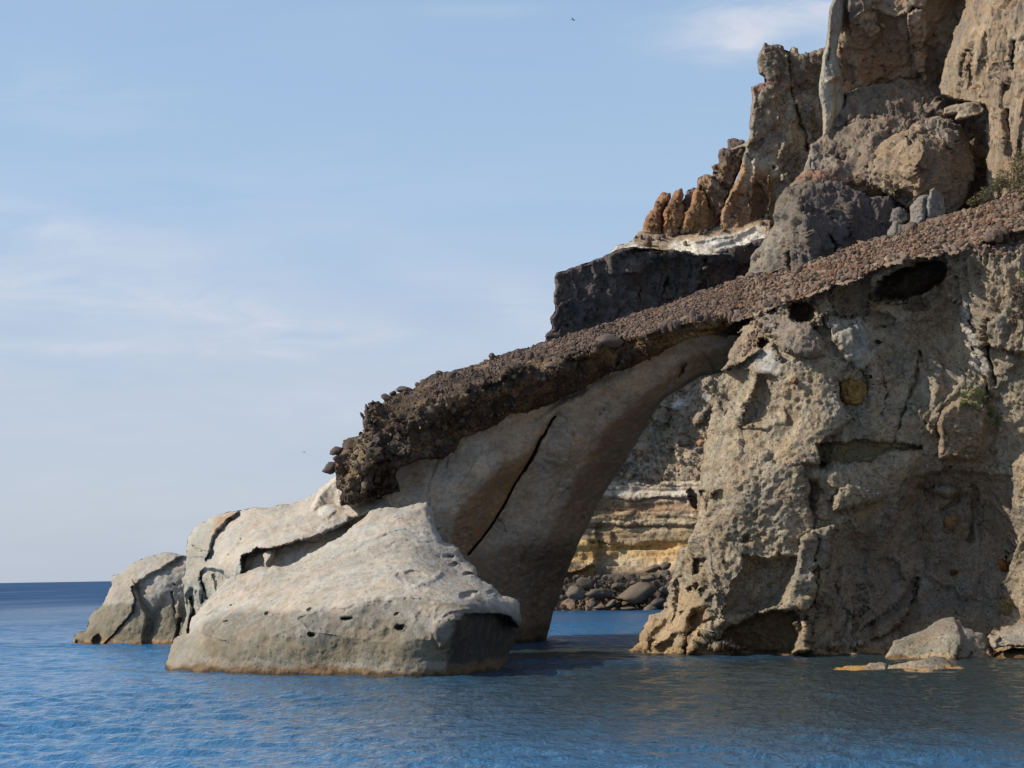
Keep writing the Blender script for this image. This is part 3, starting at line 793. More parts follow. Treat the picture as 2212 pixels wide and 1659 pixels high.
face = sheet("face", GO, [
    (1355,1408,84.6),(1345,1490,84.6),(1400,1380,83.4),(1440,1300,83.8),(1450,1200,83.3),(1510,1000,83),(1520,1060,81.6),(1560,1000,80.4),(1600,1100,79.4),(1560,1250,79.8),(1540,1350,80.2),(1500,1405,80.8),
    (1640,1000,79.2),(1700,1080,78.8),(1640,1200,79.6),(1720,1150,78.8),(1720,1000,78.4),(1770,1100,78.6),(1770,1250,78.8),(1600,900,81),(1550,860,82.6),(1650,800,80.8),(1700,900,79.8),(1780,900,78.8),(1600,760,83.2),(1640,700,82.5),(1700,720,80.7),
    (1800,700,80.4),(1900,700,80.8),(1850,640,80.2),(2000,600,80.2),(2040,720,81.6),(2110,700,79.2),(2212,700,77.2),(1980,820,80.6),(1900,930,79.8),(2080,900,79.2),(2180,950,79.2),(2212,1000,78.2),(1780,620,81),(1660,660,83),(1920,565,80.3),(2060,540,79.6),(2200,490,79),
    (1640,1412,80.4),(1740,1415,78.6),(1850,1412,78.2),(1920,1420,78),(2100,1420,78.6),(2300,1420,76.5),(1820,1200,79.6),(1900,1200,80.4),(2000,1200,81),(2100,1200,80.9),(2190,1200,79.4),(1860,1080,78.8),(1960,1080,80.4),(2080,1080,80.6),(2300,700,76.5),(1850,1340,79.4),(2000,1330,80),
    (1850,1490,78),(2300,1490,76.5)],
    M_CLIFF, np.array([0.325, 0.26, 0.178]), sea_cliff, thick=14, edge=(9, 1.6), step=1.9, seed=6, c=40, warp=((80, 7), (26, 4.5), (9, 2.2)),
    feats=[('dome', S1, -1.4, 24), ('dome', PIL, 0.9, 12), ('crack', T4(1510,400, 1500,600, 1490,760, 1500,930), 3, 0.7),
           ('dome', S2, -2.0, 14), ('dome', S3, -0.9, 70), ('block', CAVE, -3.2, 3), ('dome', CAVE, -1.5, 30), ('dome', NOTCH, -0.5, 8), ('dome', BLK, 1.0, 12),
           ('block', RCOL, 0.9, 4), ('block', RRIB, 1.6, 5), ('dome', SCA, -0.8, 26), ('dome', SCB, -0.9, 26), ('dome', BROWH, 0.9, 28), ('dome', SMH, -0.8, 25),
           ('pit', *T7(300,530)[0], 34, 25, 2.8), ('pit', *T7(735,1190)[0], 42, 52, 0.55), ('pit', *T7(50,510)[0], 9, 11, 0.8), ('pit', *T7(880,412)[0], 5, 6, 0.5), ('pit', *T7(935,795)[0], 6, 6, 0.6), ('pit', *T5(1065,260)[0], 14, 13, 1.3),
           ('pit', *T7(1300,480)[0], 24, 16, 0.8), ('pit', *T7(980,600)[0], 28, 12, 0.4),
           ('ridge', T5(700,480, 800,440, 900,400, 1040,310), 4, 0.7), ('ridge', T5(1130,270, 1150,350, 1190,430), 3, 0.5), ('pit', *T5(765,530)[0], 9, 9, 0.5),
           ('step', T5(1620,1080, 1560,1130, 1545,1280, 1420,1300, 1385,1370, 1410,1500), 0.0, 6, 60),
           ('step', T5(1680,650, 1690,800, 1790,890, 1700,1010, 1560,1120, 1545,1290), 1.2, 5, 55),
           ('step', T5(1545,1290, 1400,1310, 1375,1400, 1420,1500, 1440,1640), 0.9, 8, 40), ('step', T4(1430,0, 1445,150, 1480,330), 0.8, 6, 22), ('step', T4(1490,330, 1400,450, 1350,600, 1330,800), -0.7, 5, 14),
           ('dome', T6(560,60, 700,-20, 850,-30, 1020,60, 1030,120, 850,170, 650,250, 560,200), 0.9, 18),
           ('step', T7(560,1250, 620,1400, 680,1450, 640,1530, 500,1640), 0.3, 6, 30),
           ('ridge', T7(1290,880, 1300,1050, 1210,1250, 1120,1500, 1080,1640), 6, -0.45), ('ridge', T7(1000,1130, 1020,1250, 960,1420), 5, -0.4), ('ridge', T7(1400,900, 1450,1150, 1440,1350), 10, 0.5),
           ('ridge', T7(1240,1350, 1370,1510, 1320,1600), 2.5, -0.25), ('crack', T7(1760,840, 1830,1000, 1870,1130, 1920,1250), 3, 0.6), ('step', T7(1690,1090, 1560,1220, 1470,1330, 1400,1450), -0.6, 6, 40),
           ('step', T7(500,620, 560,750, 620,860), -0.4, 4, 30), ('dome', T7(540,760, 700,650, 860,640, 930,800, 930,950, 800,1000, 600,900), 0.4, 18), ('crack', T7(1290,105, 1240,160), 2, 0.1),
           ('ridge', T7(1400,330, 1530,300), 4, 0.5), ('ridge', T7(600,300, 600,480, 470,560, 440,640), 4, 0.45),
           ('ridge', T4(380,1240, 440,1060, 560,960, 600,920), 5, 0.5), ('dome', T4(440,1280, 440,1100, 500,1040, 600,1020, 600,1150, 520,1240), -0.9, 12),
           ('ridge', T4(150,1370, 280,1290, 380,1210), 6, 0.4), ('ridge', T4(420,1430, 560,1270, 680,1180, 770,1180), 6, 0.5), ('crack', T4(400,1470, 405,1330, 430,1240), 4, 0.8), ('ridge', T4(60,1400, 100,1260, 200,1150), 6, 0.3),
           ('block', T4(485,620, 555,630, 560,690, 520,760, 460,775), -0.7, 2), ('pit', *T4(415,890)[0], 6, 6, 0.5), ('pit', *T4(530,910)[0], 9, 9, 0.5), ('pit', *T4(365,1072)[0], 4, 4, 0.4), ('pit', *T4(490,860)[0], 4, 6, 0.4),
           ('step', T4(285,820, 275,880, 300,1010, 300,1130), 0.35, 3, 14), ('ridge', T4(600,1390, 760,1385, 890,1360), 3, 0.8), ('step', T4(500,0, 570,560, 580,720, 600,920, 630,1060, 700,1130), -0.8, 6, 40),
           ('pit', *T4(550,60)[0], 5, 6, 0.5), ('pit', *T4(720,655)[0], 4, 4, 0.3), ('pit', *T4(925,450)[0], 12, 10, 0.5), ('pit', *T4(700,90)[0], 16, 14, 0.35),
           ('dome', T4(1370,1300, 1400,1180, 1440,1180, 1490,1280, 1450,1350, 1520,1420, 1420,1460, 1320,1450), 1.2, 10), ('dome', T4(1600,1390, 1640,1350, 1750,1370, 1700,1430), 0.5, 8), ('dome', T4(1800,1400, 1900,1310, 1950,1350, 1860,1420), 0.7, 8),
           ('dome', T6(600,690, 750,670, 960,760, 1060,880, 960,1000, 760,1150, 560,1000), 0.5, 45), ('dome', T6(930,1170, 1150,980, 1260,1020, 1270,1100, 1150,1230, 900,1330), 0.9, 18), ('crack', T6(1310,800, 1290,920, 1260,1020), 4, 0.5),
           ('step', T6(1230,850, 1190,950, 1070,1040, 900,1180), 0.5, 6, 20), ('dome', T6(990,620, 1060,600, 1120,680, 1200,820, 1080,850, 990,740), -0.3, 22),
           ('ridge', T6(780,900, 800,1080, 730,1250), 5, -0.2), ('ridge', T6(650,1100, 640,1250, 560,1380), 5, -0.25), ('ridge', T6(560,860, 600,1000), 5, -0.15),
           ('dome', T6(1530,250, 1600,240, 1640,300, 1560,360, 1520,390), 0.4, 10), ('ridge', T6(1780,20, 1790,300, 1760,480), 5, -0.35), ('ridge', T6(1520,200, 1720,60), 4, -0.3), ('dome', T6(1380,30, 1480,-30, 1640,-10, 1690,60, 1560,110), 0.5, 14),
           ('crack', T6(2180,470, 2130,560, 2080,640), 3, 0.3), ('ridge', P(2140,690, 2135,760, 2150,830), 4, -0.6), ('ridge', P(2095,660, 2105,720), 4, -0.4)],
    disp=[('fbm', 2.8, 0.34), ('slab', 2.4, 0.25), ('ridge', 1.7, 0.10), ('fbm', 0.7, 0.06), ('lump', 0.22, 0.04, SMOOTH, True), ('ridge', 0.5, 0.045), ('pits', 0.42, 0.10, SMOOTH, True), ('fbm', 1.3, 0.16, S3), ('slab', 2.2, 0.15, S3), ('flute', 0.55, 0.28, RCOL), ('lump', 0.4, 0.14, RCOL), ('fbm', 0.2, 0.035),
          ('lump', 0.35, 0.06, T4(600,-100, 1420,-100, 1480,330, 1400,450, 1200,540, 900,560, 700,400))],
    paint=[('noise', 1.8, np.array([.25, .215, .17]), 0.1, 0.3, 0.55), ('noise', 0.5, np.array([.38, .33, .24]), 0.2, 0.15, 0.5), ('noise', 0.25, np.array([.14, .115, .09]), 0.25, 0.12, 0.45),
           ('poly', BROWH, np.array([.2, .16, .125]), 12, 0.8), ('poly', SMH, np.array([.22, .165, .115]), 14, 0.8), ('poly', T7(500,560, 700,560, 930,640, 930,960, 780,1010, 560,800), np.array([.36, .35, .32]), 14, 0.6),
           ('poly', NOTCH, np.array([.15, .12, .06]), 4, 0.85), ('poly', BLK, np.array([.21, .155, .105]), 10, 0.7), ('poly', S3, np.array([.215, .175, .135]), 30, 0.65), ('poly', S2, np.array([.17, .135, .1]), 10, 0.7),
           ('poly', T4(-50,1420, 60,1180, 220,1050, 300,900, 560,960, 640,1100, 560,1260, 420,1460), np.array([.38, .28, .17]), 12, 0.7), ('poly', T4(440,1280, 450,1100, 520,1060, 610,1080, 560,1200), np.array([.33, .2, .12]), 8, 0.8),
           ('poly', RCOL, np.array([.24, .2, .15]), 8, 0.6), ('poly', P(2080,640, 2105,680, 2110,740, 2130,790, 2150,800, 2100,810, 2075,700), np.array([.5, .48, .46]), 10, 0.5), ('poly', T5(980,350, 1120,330, 1190,440, 1220,540, 1100,540, 980,480), np.array([.4, .39, .36]), 5, 0.7),
           ('poly', T5(760,300, 900,180, 1000,100, 1080,250, 960,380, 800,420), np.array([.25, .17, .11]), 8, 0.6), ('poly', T7(1010,240, 1220,140, 1300,120, 1200,240, 1000,330), np.array([.17, .12, .06]), 6, 0.6),
           ('ell', *T6(1570,310)[0], 14, 12, np.array([.3, .16, .06]), 0.8), ('line', T5(1700,460, 1600,500), 4, np.array([.26, .19, .08]), 0.7), ('ell', *T6(1330,20)[0], 13, 8, np.array([.1, .08, .03]), 0.8), ('ell', *T7(950,505)[0], 8, 5, np.array([.3, .15, .05]), 0.8),
           ('z', 1.0, 1.9, np.array([.33, .235, .14]), 0.5), ('z', 0.2, 0.4, np.array([.3, .2, .1]), 0.7), ('z', 0.02, 0.12, RUST * 0.4, 0.8)])

# rust coloured nodules set in the cliff face
def concretion(cx, cy, rx, ry, rot, c1, c2, sink, label, seed):
    hit = on("face", cx, cy)
    Y = hit[0][1]
    pts = []
    for k in range(28):
        a = 2 * math.pi * k / 28
        u, v = rx * math.cos(a), ry * math.sin(a)
        pts.append((cx + u * math.cos(rot) - v * math.sin(rot), cy + u * math.sin(rot) + v * math.cos(rot)))
    rings = [('ell', cx + 2, cy + 1, rx * f, ry * f, c, 0.9) for f, c in ((0.85, c2), (0.66, c1), (0.5, c2 * 0.8), (0.3, c1 * 0.8))]
    o = sheet("concretion", pts, [(cx, cy, Y - sink), (cx - rx, cy, Y + 0.05 - sink), (cx + rx, cy, Y - sink), (cx, cy - ry, Y - sink), (cx, cy + ry, Y - sink)], M_CLIFF, c1, sea_cliff,
              step=1.2, edge=(rx * 0.9, 0.45), thick=0.5, warp=((22, 5), (7, 1.6)), seed=seed,
              feats=[('ridge', [(cx - rx * .4, cy + ry * .3), (cx - rx * .1, cy - ry * .5), (cx + rx * .4, cy - ry * .3), (cx + rx * .5, cy + ry * .4)], 3, 0.12)],
              disp=[('fbm', 0.3, 0.05), ('ridge', 0.25, 0.03)], paint=rings, key="concretion%d" % seed)
    o['label'] = label
C_OR, C_YE = np.array([.30, .15, .04]), np.array([.42, .29, .12])
concretion(*T7(735, 1190)[0], 33, 42, -0.25, C_OR * 0.95, C_YE * 0.95, 0.5, "large ringed rust orange nodule", 31)
concretion(*R6(1228, 852)[0], 11, 17, -0.5, C_OR * 0.9, C_OR * 0.7, 0.3, "small oval orange nodule", 32)
concretion(*R6(1255, 1102)[0], 19, 21, 0.0, np.array([.25, .2, .08]), np.array([.2, .15, .06]), 0.3, "round olive yellow nodule", 33)
concretion(*R6(930, 890)[0], 10, 6, -0.4, C_OR * 0.6, C_OR * 0.5, 0.25, "dull brown nodule", 34)
concretion(*T5(1340, 590)[0], 9, 8, 0, np.array([.2, .1, .06]), np.array([.15, .08, .05]), 0.25, "dark red nodule", 35)

# rubble slope lying on top of the cliff and running down onto the arch
slope = sheet("scree_slope", P(1545,618, 1650,588, 1720,575, 1790,552, 1850,528, 1930,503, 2000,478, 2080,455, 2140,436, 2212,402, 2330,360, 2330,500, 2212,496, 2130,522, 2060,546, 1990,556,
                               1920,571, 1860,600, 1780,624, 1700,654, 1650,672, 1610,696, 1580,690), [
    (1590,690,85.5),(1650,668,83),(1700,650,81.6),(1780,620,80.2),(1860,597,79.2),(1920,568,79),(2060,543,78.6),(2250,494,78),(1560,620,97),(1720,577,94),(1930,505,92),(2080,457,91),(2250,388,89),(2330,365,88),(1800,580,85.5),(2000,510,84.5),(2140,470,83)],
    M_SCREE, np.array([0.165, 0.125, 0.095]), sea_cliff, thick=7, edge=(5, 0.5), step=2.0, seed=7, warp=((60, 8), (20, 6), (8, 2.5)),
    disp=[('fbm', 1.5, 0.25), ('lump', 0.5, 0.2), ('lump', 0.22, 0.09), ('fbm', 0.4, 0.07)],
    paint=[('cells', 0.4, np.array([.11, .075, .055]), np.array([.28, .2, .15]), 0.6, 2), ('noise', 1.5, np.array([.27, .2, .13]), 0.2, 0.2, 0.5),
           ('poly', P(1780,610, 1860,580, 1990,540, 2130,500, 2330,480, 2330,520, 1780,650), np.array([.26, .205, .145]), 10, 0.5)])

# ------------------------------------------------------------------ low rocks at the foot of the cliff
b2 = sheet("boulder", T6(1010,1475, 1040,1430, 1080,1340, 1150,1300, 1300,1250, 1420,1200, 1500,1130, 1590,1115, 1650,1150, 1720,1230, 1850,1260, 1900,1330, 1940,1400, 1960,1480, 1960,1760, 1000,1760),
      [*[(x, y, Y) for (x, y), Y in zip(T6(1010,1470, 1080,1470, 1400,1478, 1650,1490, 1800,1470, 1920,1430, 1590,1120, 1500,1140, 1300,1260, 1650,1300, 1300,1400, 1750,1300, 1000,1760, 1960,1760),
                                        (75.2, 74.6, 73.8, 73.2, 73.8, 75, 76.6, 76.6, 76.4, 74.0, 74.4, 75, 75, 74.5))]],
      M_CLIFF, PALE * np.array([.68, .64, .58]), thick=4, edge=(9, 0.8), step=1.8, seed=41, key="b2",
      feats=[('step', T6(1590,1120, 1640,1210, 1660,1330, 1650,1490), 0.6, 8, 40), ('crack', T6(1640,1490, 1655,1400), 3, 0.4), ('crack', T6(1730,1490, 1760,1430), 3, 0.4)],
      disp=[('fbm', 1.0, 0.10), ('lump', 0.25, 0.06), ('pits', 0.3, 0.08)],
      paint=[('noise', 0.8, GREY, 0.1, 0.25, 0.5), ('z', 0.6, 0.9, OLIV * 1.2, 0.5), ('z', 0.12, 0.26, np.array([.42, .3, .17]), 0.8), ('z', 0.0, 0.08, RUST * 0.6, 0.8)])
tag(b2, "sunlit speckled boulder with a rounded peak at the shaded cliff foot, behind the reef", "boulder")
b3 = sheet("boulder", T6(1885,1285, 1910,1278, 1960,1278, 2090,1212, 2212,1172, 2400,1140, 2620,1200, 2620,1420, 2400,1400, 2150,1392, 2050,1382, 1960,1395, 1915,1365, 1895,1320),
      [*[(x, y, Y) for (x, y), Y in zip(T6(1885,1290, 2000,1330, 2090,1215, 2212,1180, 2212,1380, 2400,1150, 2400,1390, 2620,1300), (75.5, 74, 76, 76, 73.4, 76, 73, 74))]],
      M_CLIFF, PALE * np.array([.76, .72, .66]), thick=3, edge=(8, 0.8), step=1.8, seed=42, key="b3",
      feats=[('dome', T6(1950,1330, 2000,1300, 2060,1330, 2080,1380, 1980,1390), -0.4, 8)], disp=[('fbm', 0.9, 0.10), ('lump', 0.25, 0.06), ('pits', 0.3, 0.06)], paint=[('noise', 0.8, GREY, 0.1, 0.25, 0.5)])
tag(b3, "pale boulder on a flat wet shelf beside the speckled peaked boulder", "boulder")
shelf = sheet("rock_shelf", T6(1950,1450, 2010,1425, 2130,1400, 2400,1385, 2620,1390, 2620,1700, 1950,1700),
      [*[(x, y, Y) for (x, y), Y in zip(T6(1960,1460, 2130,1405, 2130,1470, 2400,1390, 2400,1470, 2620,1600), (75.5, 75.8, 73.6, 75.8, 73.2, 73))]],
      M_CLIFF, np.array([.2, .16, .11]), thick=3, edge=(5, 0.6), step=1.8, seed=43,
      disp=[('fbm', 0.8, 0.12), ('lump', 0.3, 0.08)], paint=[('z', 0.1, 0.25, np.array([.34, .22, .11]), 0.7), ('z', 0.0, 0.08, RUST * 0.5, 0.8)])
tag(shelf, "low wet brown rock shelf at the waterline under the pale boulder", "rock shelf")
reef = sheet("reef", T6(540,1578, 650,1555, 720,1552, 800,1548, 880,1525, 960,1512, 1000,1520, 1030,1545, 1060,1552, 1120,1530, 1200,1512, 1340,1492, 1420,1462, 1500,1475, 1550,1500, 1590,1545, 1660,1562, 1750,1585, 1760,1700, 540,1700),
      [*[(x, y, Y) for (x, y), Y in zip(T6(550,1580, 800,1590, 960,1520, 960,1590, 1200,1520, 1200,1595, 1420,1470, 1420,1595, 1740,1590, 1600,1560, 1000,1700), (67.5, 66.3, 67.4, 65.8, 67.2, 65.6, 67.6, 65.4, 66, 67, 65.5))]],
      M_CLIFF, np.array([.36, .28, .19]), thick=1.6, edge=(4, 0.4), step=1.3, seed=44, warp=((30, 2.5), (8, 1.5)),
      feats=[('ridge', T6(1040,1550, 1020,1600), 5, -0.35)], disp=[('fbm', 0.6, 0.10), ('lump', 0.28, 0.08), ('fbm', 0.15, 0.03)],
      paint=[('noise', 0.5, GREY * 0.7, 0.1, 0.2, 0.7), ('poly', T6(1330,1500, 1430,1440, 1600,1520, 1600,1560, 1400,1545), GREY * 0.6, 4, 0.7), ('poly', T6(500,1500, 830,1500, 830,1650, 500,1650), np.array([.42, .23, .06]), 4, 0.85), ('z', 0.02, 0.12, np.array([.36, .19, .06]), 0.8)])
tag(reef, "low orange and grey reef barely above the water in front of the cliff", "reef")

# ------------------------------------------------------------------ far cliff behind the cove
# the land going on behind and to the right of what the frame shows
hill = sheet("hillside", P(1225,640, 1300,600, 1420,565, 1560,545, 1680,440, 1700,180, 1800,160, 1835,20, 1840,-160, 2300,-260, 3300,-200, 3300,1360, 1225,1360),
      [(1225,900,199),(1225,600,199),(1560,560,202),(1560,900,197),(1700,200,205),(1840,-100,208),(2200,-200,205),(2300,600,190),(3300,-200,185),(3300,700,160),(2000,900,188),(1700,1200,190),(2500,1200,165),(3300,1300,140),(1225,1340,199)],
      M_FAR, np.array([.2, .16, .12]), None, thick=45, edge=(60, 12), step=6, seed=90, disp=[('fbm', 6.0, 1.2), ('slab', 4.0, 1.2), ('crag', 1.6, 0.5)],
      paint=[('noise', 4.0, np.array([.13, .105, .085]), 0.05, 0.3, 0.6), ('noise', 2.0, np.array([.28, .2, .12]), 0.2, 0.2, 0.5)])
tag(hill, None, None, None, 'structure')
head = sheet("headland", P(2280,500, 2290,440, 2420,380, 2700,330, 3200,260, 3500,250, 3500,1490, 2280,1490),
      [(2285,500,78.5),(2285,1000,77.6),(2285,1490,76.8),(2500,420,80),(2500,1000,74.5),(2500,1490,73),(3000,300,78),(3000,900,70),(3000,1490,67),(3500,260,76),(3500,900,66),(3500,1490,62),(2700,700,73.5)],
      M_CLIFF, np.array([.3, .25, .18]), None, thick=40, edge=(30, 5), step=5, seed=91, disp=[('fbm', 2.8, 0.5), ('slab', 2.4, 0.4), ('flute', 0.9, 0.2), ('fbm', 0.7, 0.1)],
      paint=[('noise', 1.8, np.array([.22, .18, .135]), 0.05, 0.3, 0.6), ('z', 0.2, 0.4, np.array([.3, .2, .1]), 0.7)])
tag(head, None, None, None, 'structure')
far = empty("cove_cliff", loop_at([(1700, 1300)], 185.0), "high brown cliff behind the arch with dark bluff, orange pinnacles and white ledge", "cliff")
BLO = (R3(420,1000, 440,735, 435,700, 490,650, 480,600, 510,540, 500,490, 510,400, 495,350, 510,300, 600,275, 690,245, 800,200, 920,148, 1060,143, 1200,158, 1300,158, 1440,178, 1530,172)
       + P(1600,530, 1636,516, 1740,500, 1770,760, 1760,1345, 1140,1345, 1140,800))
STR = P(1190,1040, 1250,1040, 1540,1042, 1620,1050, 1620,1250, 1190,1250)
rowcol_ = [(1036, (.2, .17, .13)), (1042, (.46, .42, .36)), (1047, (.2, .15, .12)), (1050, (.44, .39, .34)), (1056, (.26, .2, .16)), (1061, (.46, .42, .38)), (1073, (.44, .39, .33)), (1077, (.14, .10, .08)), (1082, (.34, .25, .18)),
          (1092, (.2, .14, .1)), (1098, (.3, .2, .13)), (1103, (.16, .11, .08)), (1108, (.36, .29, .22)), (1112, (.13, .09, .06)), (1120, (.33, .26, .18)), (1128, (.4, .34, .26)), (1136, (.2, .145, .1)), (1146, (.38, .31, .22)), (1154, (.2, .15, .1)),
          (1165, (.3, .235, .16)), (1178, (.42, .29, .14)), (1195, (.36, .25, .13)), (1212, (.38, .31, .22)), (1230, (.24, .19, .14)), (1245, (.12, .1, .08))]
rowcol = [(y_, tuple(np.array(c_) * np.array([1.24, 1.18, 1.04]))) for y_, c_ in rowcol_]
bluff = sheet("bluff", BLO, [
    (1176,740,182.5),(1200,590,182),(1200,660,181),(1340,540,183.4),(1450,535,184.2),(1560,530,185.2),(1640,520,186),(1300,620,183.5),(1400,640,185.5),(1500,640,187.5),(1620,620,190),(1300,575,184.5),(1450,555,187),(1250,740,182),(1400,720,185),
    (1210,1180,187.5),(1210,1290,183),(1280,1200,187),(1300,1100,187.5),(1400,1180,185.5),(1500,1180,182),(1400,1000,186),(1500,1000,183.5),(1560,900,182),(1420,880,187),(1300,1320,180.5),(1500,1320,179),(1300,1000,187),(1700,1000,178),(1700,800,186),(1500,820,185),(1140,1340,183),(1700,1345,178)],
    M_FAR, np.array([0.105, 0.088, 0.078]), far, thick=14, edge=(8, 0.7), step=2.2, seed=8, c=40,
    feats=[('pit', *R3(1230,190)[0], 0.1, 0.1, 0), ('pit', 1508, 541, 18, 9, 2.0), ('pit', 1400, 543, 40, 6, 1.5), ('pit', 1520, 563, 6, 5, 1.2), ('pit', 1573, 551, 7, 6, 1.0),
           ('crack', R3(1200,350, 1180,450, 1150,540), 4, 1.2), ('ridge', R3(1210,350, 1200,440, 1210,520), 4, 0.8), ('ridge', R3(1290,240, 1300,340, 1300,460), 5, 0.9), ('ridge', R3(860,220, 870,300), 5, 0.8), ('ridge', R3(740,240, 760,330), 6, 0.8),
           ('ridge', R3(1450,250, 1480,330, 1470,400), 6, 0.8), ('crack', R3(1440,280, 1430,360), 4, 0.8), ('step', R3(1100,250, 1000,330, 1020,430), 1.0, 8, 40),
           ('block', P(1200,1180, 1230,1172, 1265,1168, 1285,1180, 1287,1222, 1240,1235, 1200,1250), 1.4, 3), ('step', P(1288,1150, 1290,1240), 0.8, 5, 40), ('block', R4(840,770, 860,755, 895,800, 880,880, 865,870, 840,820), -1.5, 2),
           ('block', P(1180,1040, 1640,1043, 1640,1078, 1180,1075), 0.5, 2), ('block', P(1180,1108, 1640,1114, 1640,1136, 1180,1130), 0.5, 2), ('block', P(1240,1146, 1320,1150, 1320,1172, 1240,1168), 0.7, 2), ('block', P(1320,1175, 1640,1165, 1640,1240, 1320,1240), -0.8, 10),
           ('dome', R4(620,330, 640,280, 700,270, 730,330, 700,380, 640,390), 1.2, 9), ('dome', R4(900,280, 960,270, 960,330, 880,400, 850,340), 1.0, 8), ('dome', R4(770,450, 820,440, 840,490, 790,510), 0.8, 8),
           ('block', R4(1000,90, 1050,70, 1200,60, 1200,400, 900,220, 880,150), 0.8, 5)],
    disp=[('fbm', 4.0, 0.5), ('crag', 2.0, 0.6, STR, True), ('crag', 0.8, 0.3, STR, True), ('lump', 0.5, 0.12, STR, True), ('crag', 1.2, 0.2, STR), ('flute', 1.6, 0.25, P(1150,500, 1700,500, 1700,780, 1150,780)), ('strata', 0.55, 0.28, STR), ('fbm', 0.5, 0.07)],
    paint=[('cells', 0.9, np.array([.08, .066, .06]), np.array([.14, .115, .1]), 0.6, 3), ('noise', 3.0, np.array([.07, .058, .055]), 0.0, 0.3, 0.5),
           ('poly', P(1190,790, 1700,760, 1700,1040, 1190,1040), np.array([.33, .27, .195]), 8, 0.85), ('cells', 0.8, np.array([.2, .15, .105]), np.array([.40, .34, .25]), 0.6, 4, P(1190,790, 1700,790, 1700,1040, 1190,1040)),
           ('rows', rowcol, 0.95, P(1150,1036, 1700,1036, 1700,1255, 1150,1255)), ('poly', P(1200,1165, 1290,1165, 1290,1240, 1200,1250), np.array([.5, .34, .14]), 4, 0.7), ('line', P(1205,1222, 1285,1212), 3, np.array([.55, .47, .36]), 0.8),
           ('poly', R4(740,270, 770,225, 810,225, 815,260, 750,285), np.array([.6, .57, .52]), 2, 0.9), ('poly', R4(930,215, 990,200, 980,240, 930,250), np.array([.42, .42, .38]), 3, 0.8), ('poly', R4(610,400, 635,385, 630,415, 600,420), np.array([.6, .55, .5]), 2, 0.8),
           ('poly', P(1150,1240, 1700,1240, 1700,1400, 1150,1400), np.array([.09, .075, .06]), 8, 0.8), ('z', 0.6, 1.2, np.array([.3, .2, .12]), 0.7)])
def part(nm, outline, ctrl, mat, base, **kw):
    return sheet(nm, outline, ctrl, mat, np.array(base), kw.pop('parent', far), **kw)
part("ledge", U1(-120,1240, -60,1175, 0,1150, 60,1128, 120,1062, 160,1055, 450,1070, 720,1030, 800,1000, 1000,980, 1150,950, 1260,940, 1260,1150, 1150,1180, 1000,1245, 700,1255, 500,1255, 350,1255, 100,1270), [
    (x, y, Y) for (x, y), Y in zip(U1(-100,1220, 100,1220, 350,1215, 700,1205, 1000,1195, 1200,1150, 0,1155, 160,1060, 450,1075, 800,1010, 1200,950, 700,1120, 1000,1080), (185.6, 186.0, 186.3, 186.6, 186.9, 187.0, 187.5, 190.4, 190.4, 190.2, 189.6, 187.9, 188.3))],
    M_FAR, (.34, .26, .18), thick=5, edge=(4, 0.6), step=1.8, seed=50, key="ledge",
    feats=[('ridge', U1(560,1130, 760,1100, 900,1090, 1100,1020), 5, 0.6), ('ridge', U1(740,1160, 900,1140, 960,1100), 4, 0.4)],
    disp=[('fbm', 1.6, 0.16), ('fbm', 0.5, 0.06), ('crag', 0.9, 0.06)],
    paint=[('poly', U1(360,1210, 400,1150, 560,1125, 740,1090, 900,1075, 1050,1020, 1180,990, 1220,1060, 1180,1200, 1000,1260, 700,1260, 450,1250), np.array([.66, .62, .53]), 7, 0.9), ('poly', U1(-120,1240, -60,1160, 60,1120, 160,1190, 100,1240), np.array([.62, .58, .5]), 4, 0.8),
           ('noise', 1.0, np.array([.26, .17, .10]), 0.3, 0.12, 0.5), ('poly', U1(700,1040, 1000,985, 1150,960, 1150,1000, 900,1060, 720,1080), np.array([.3, .2, .12]), 6, 0.5)])
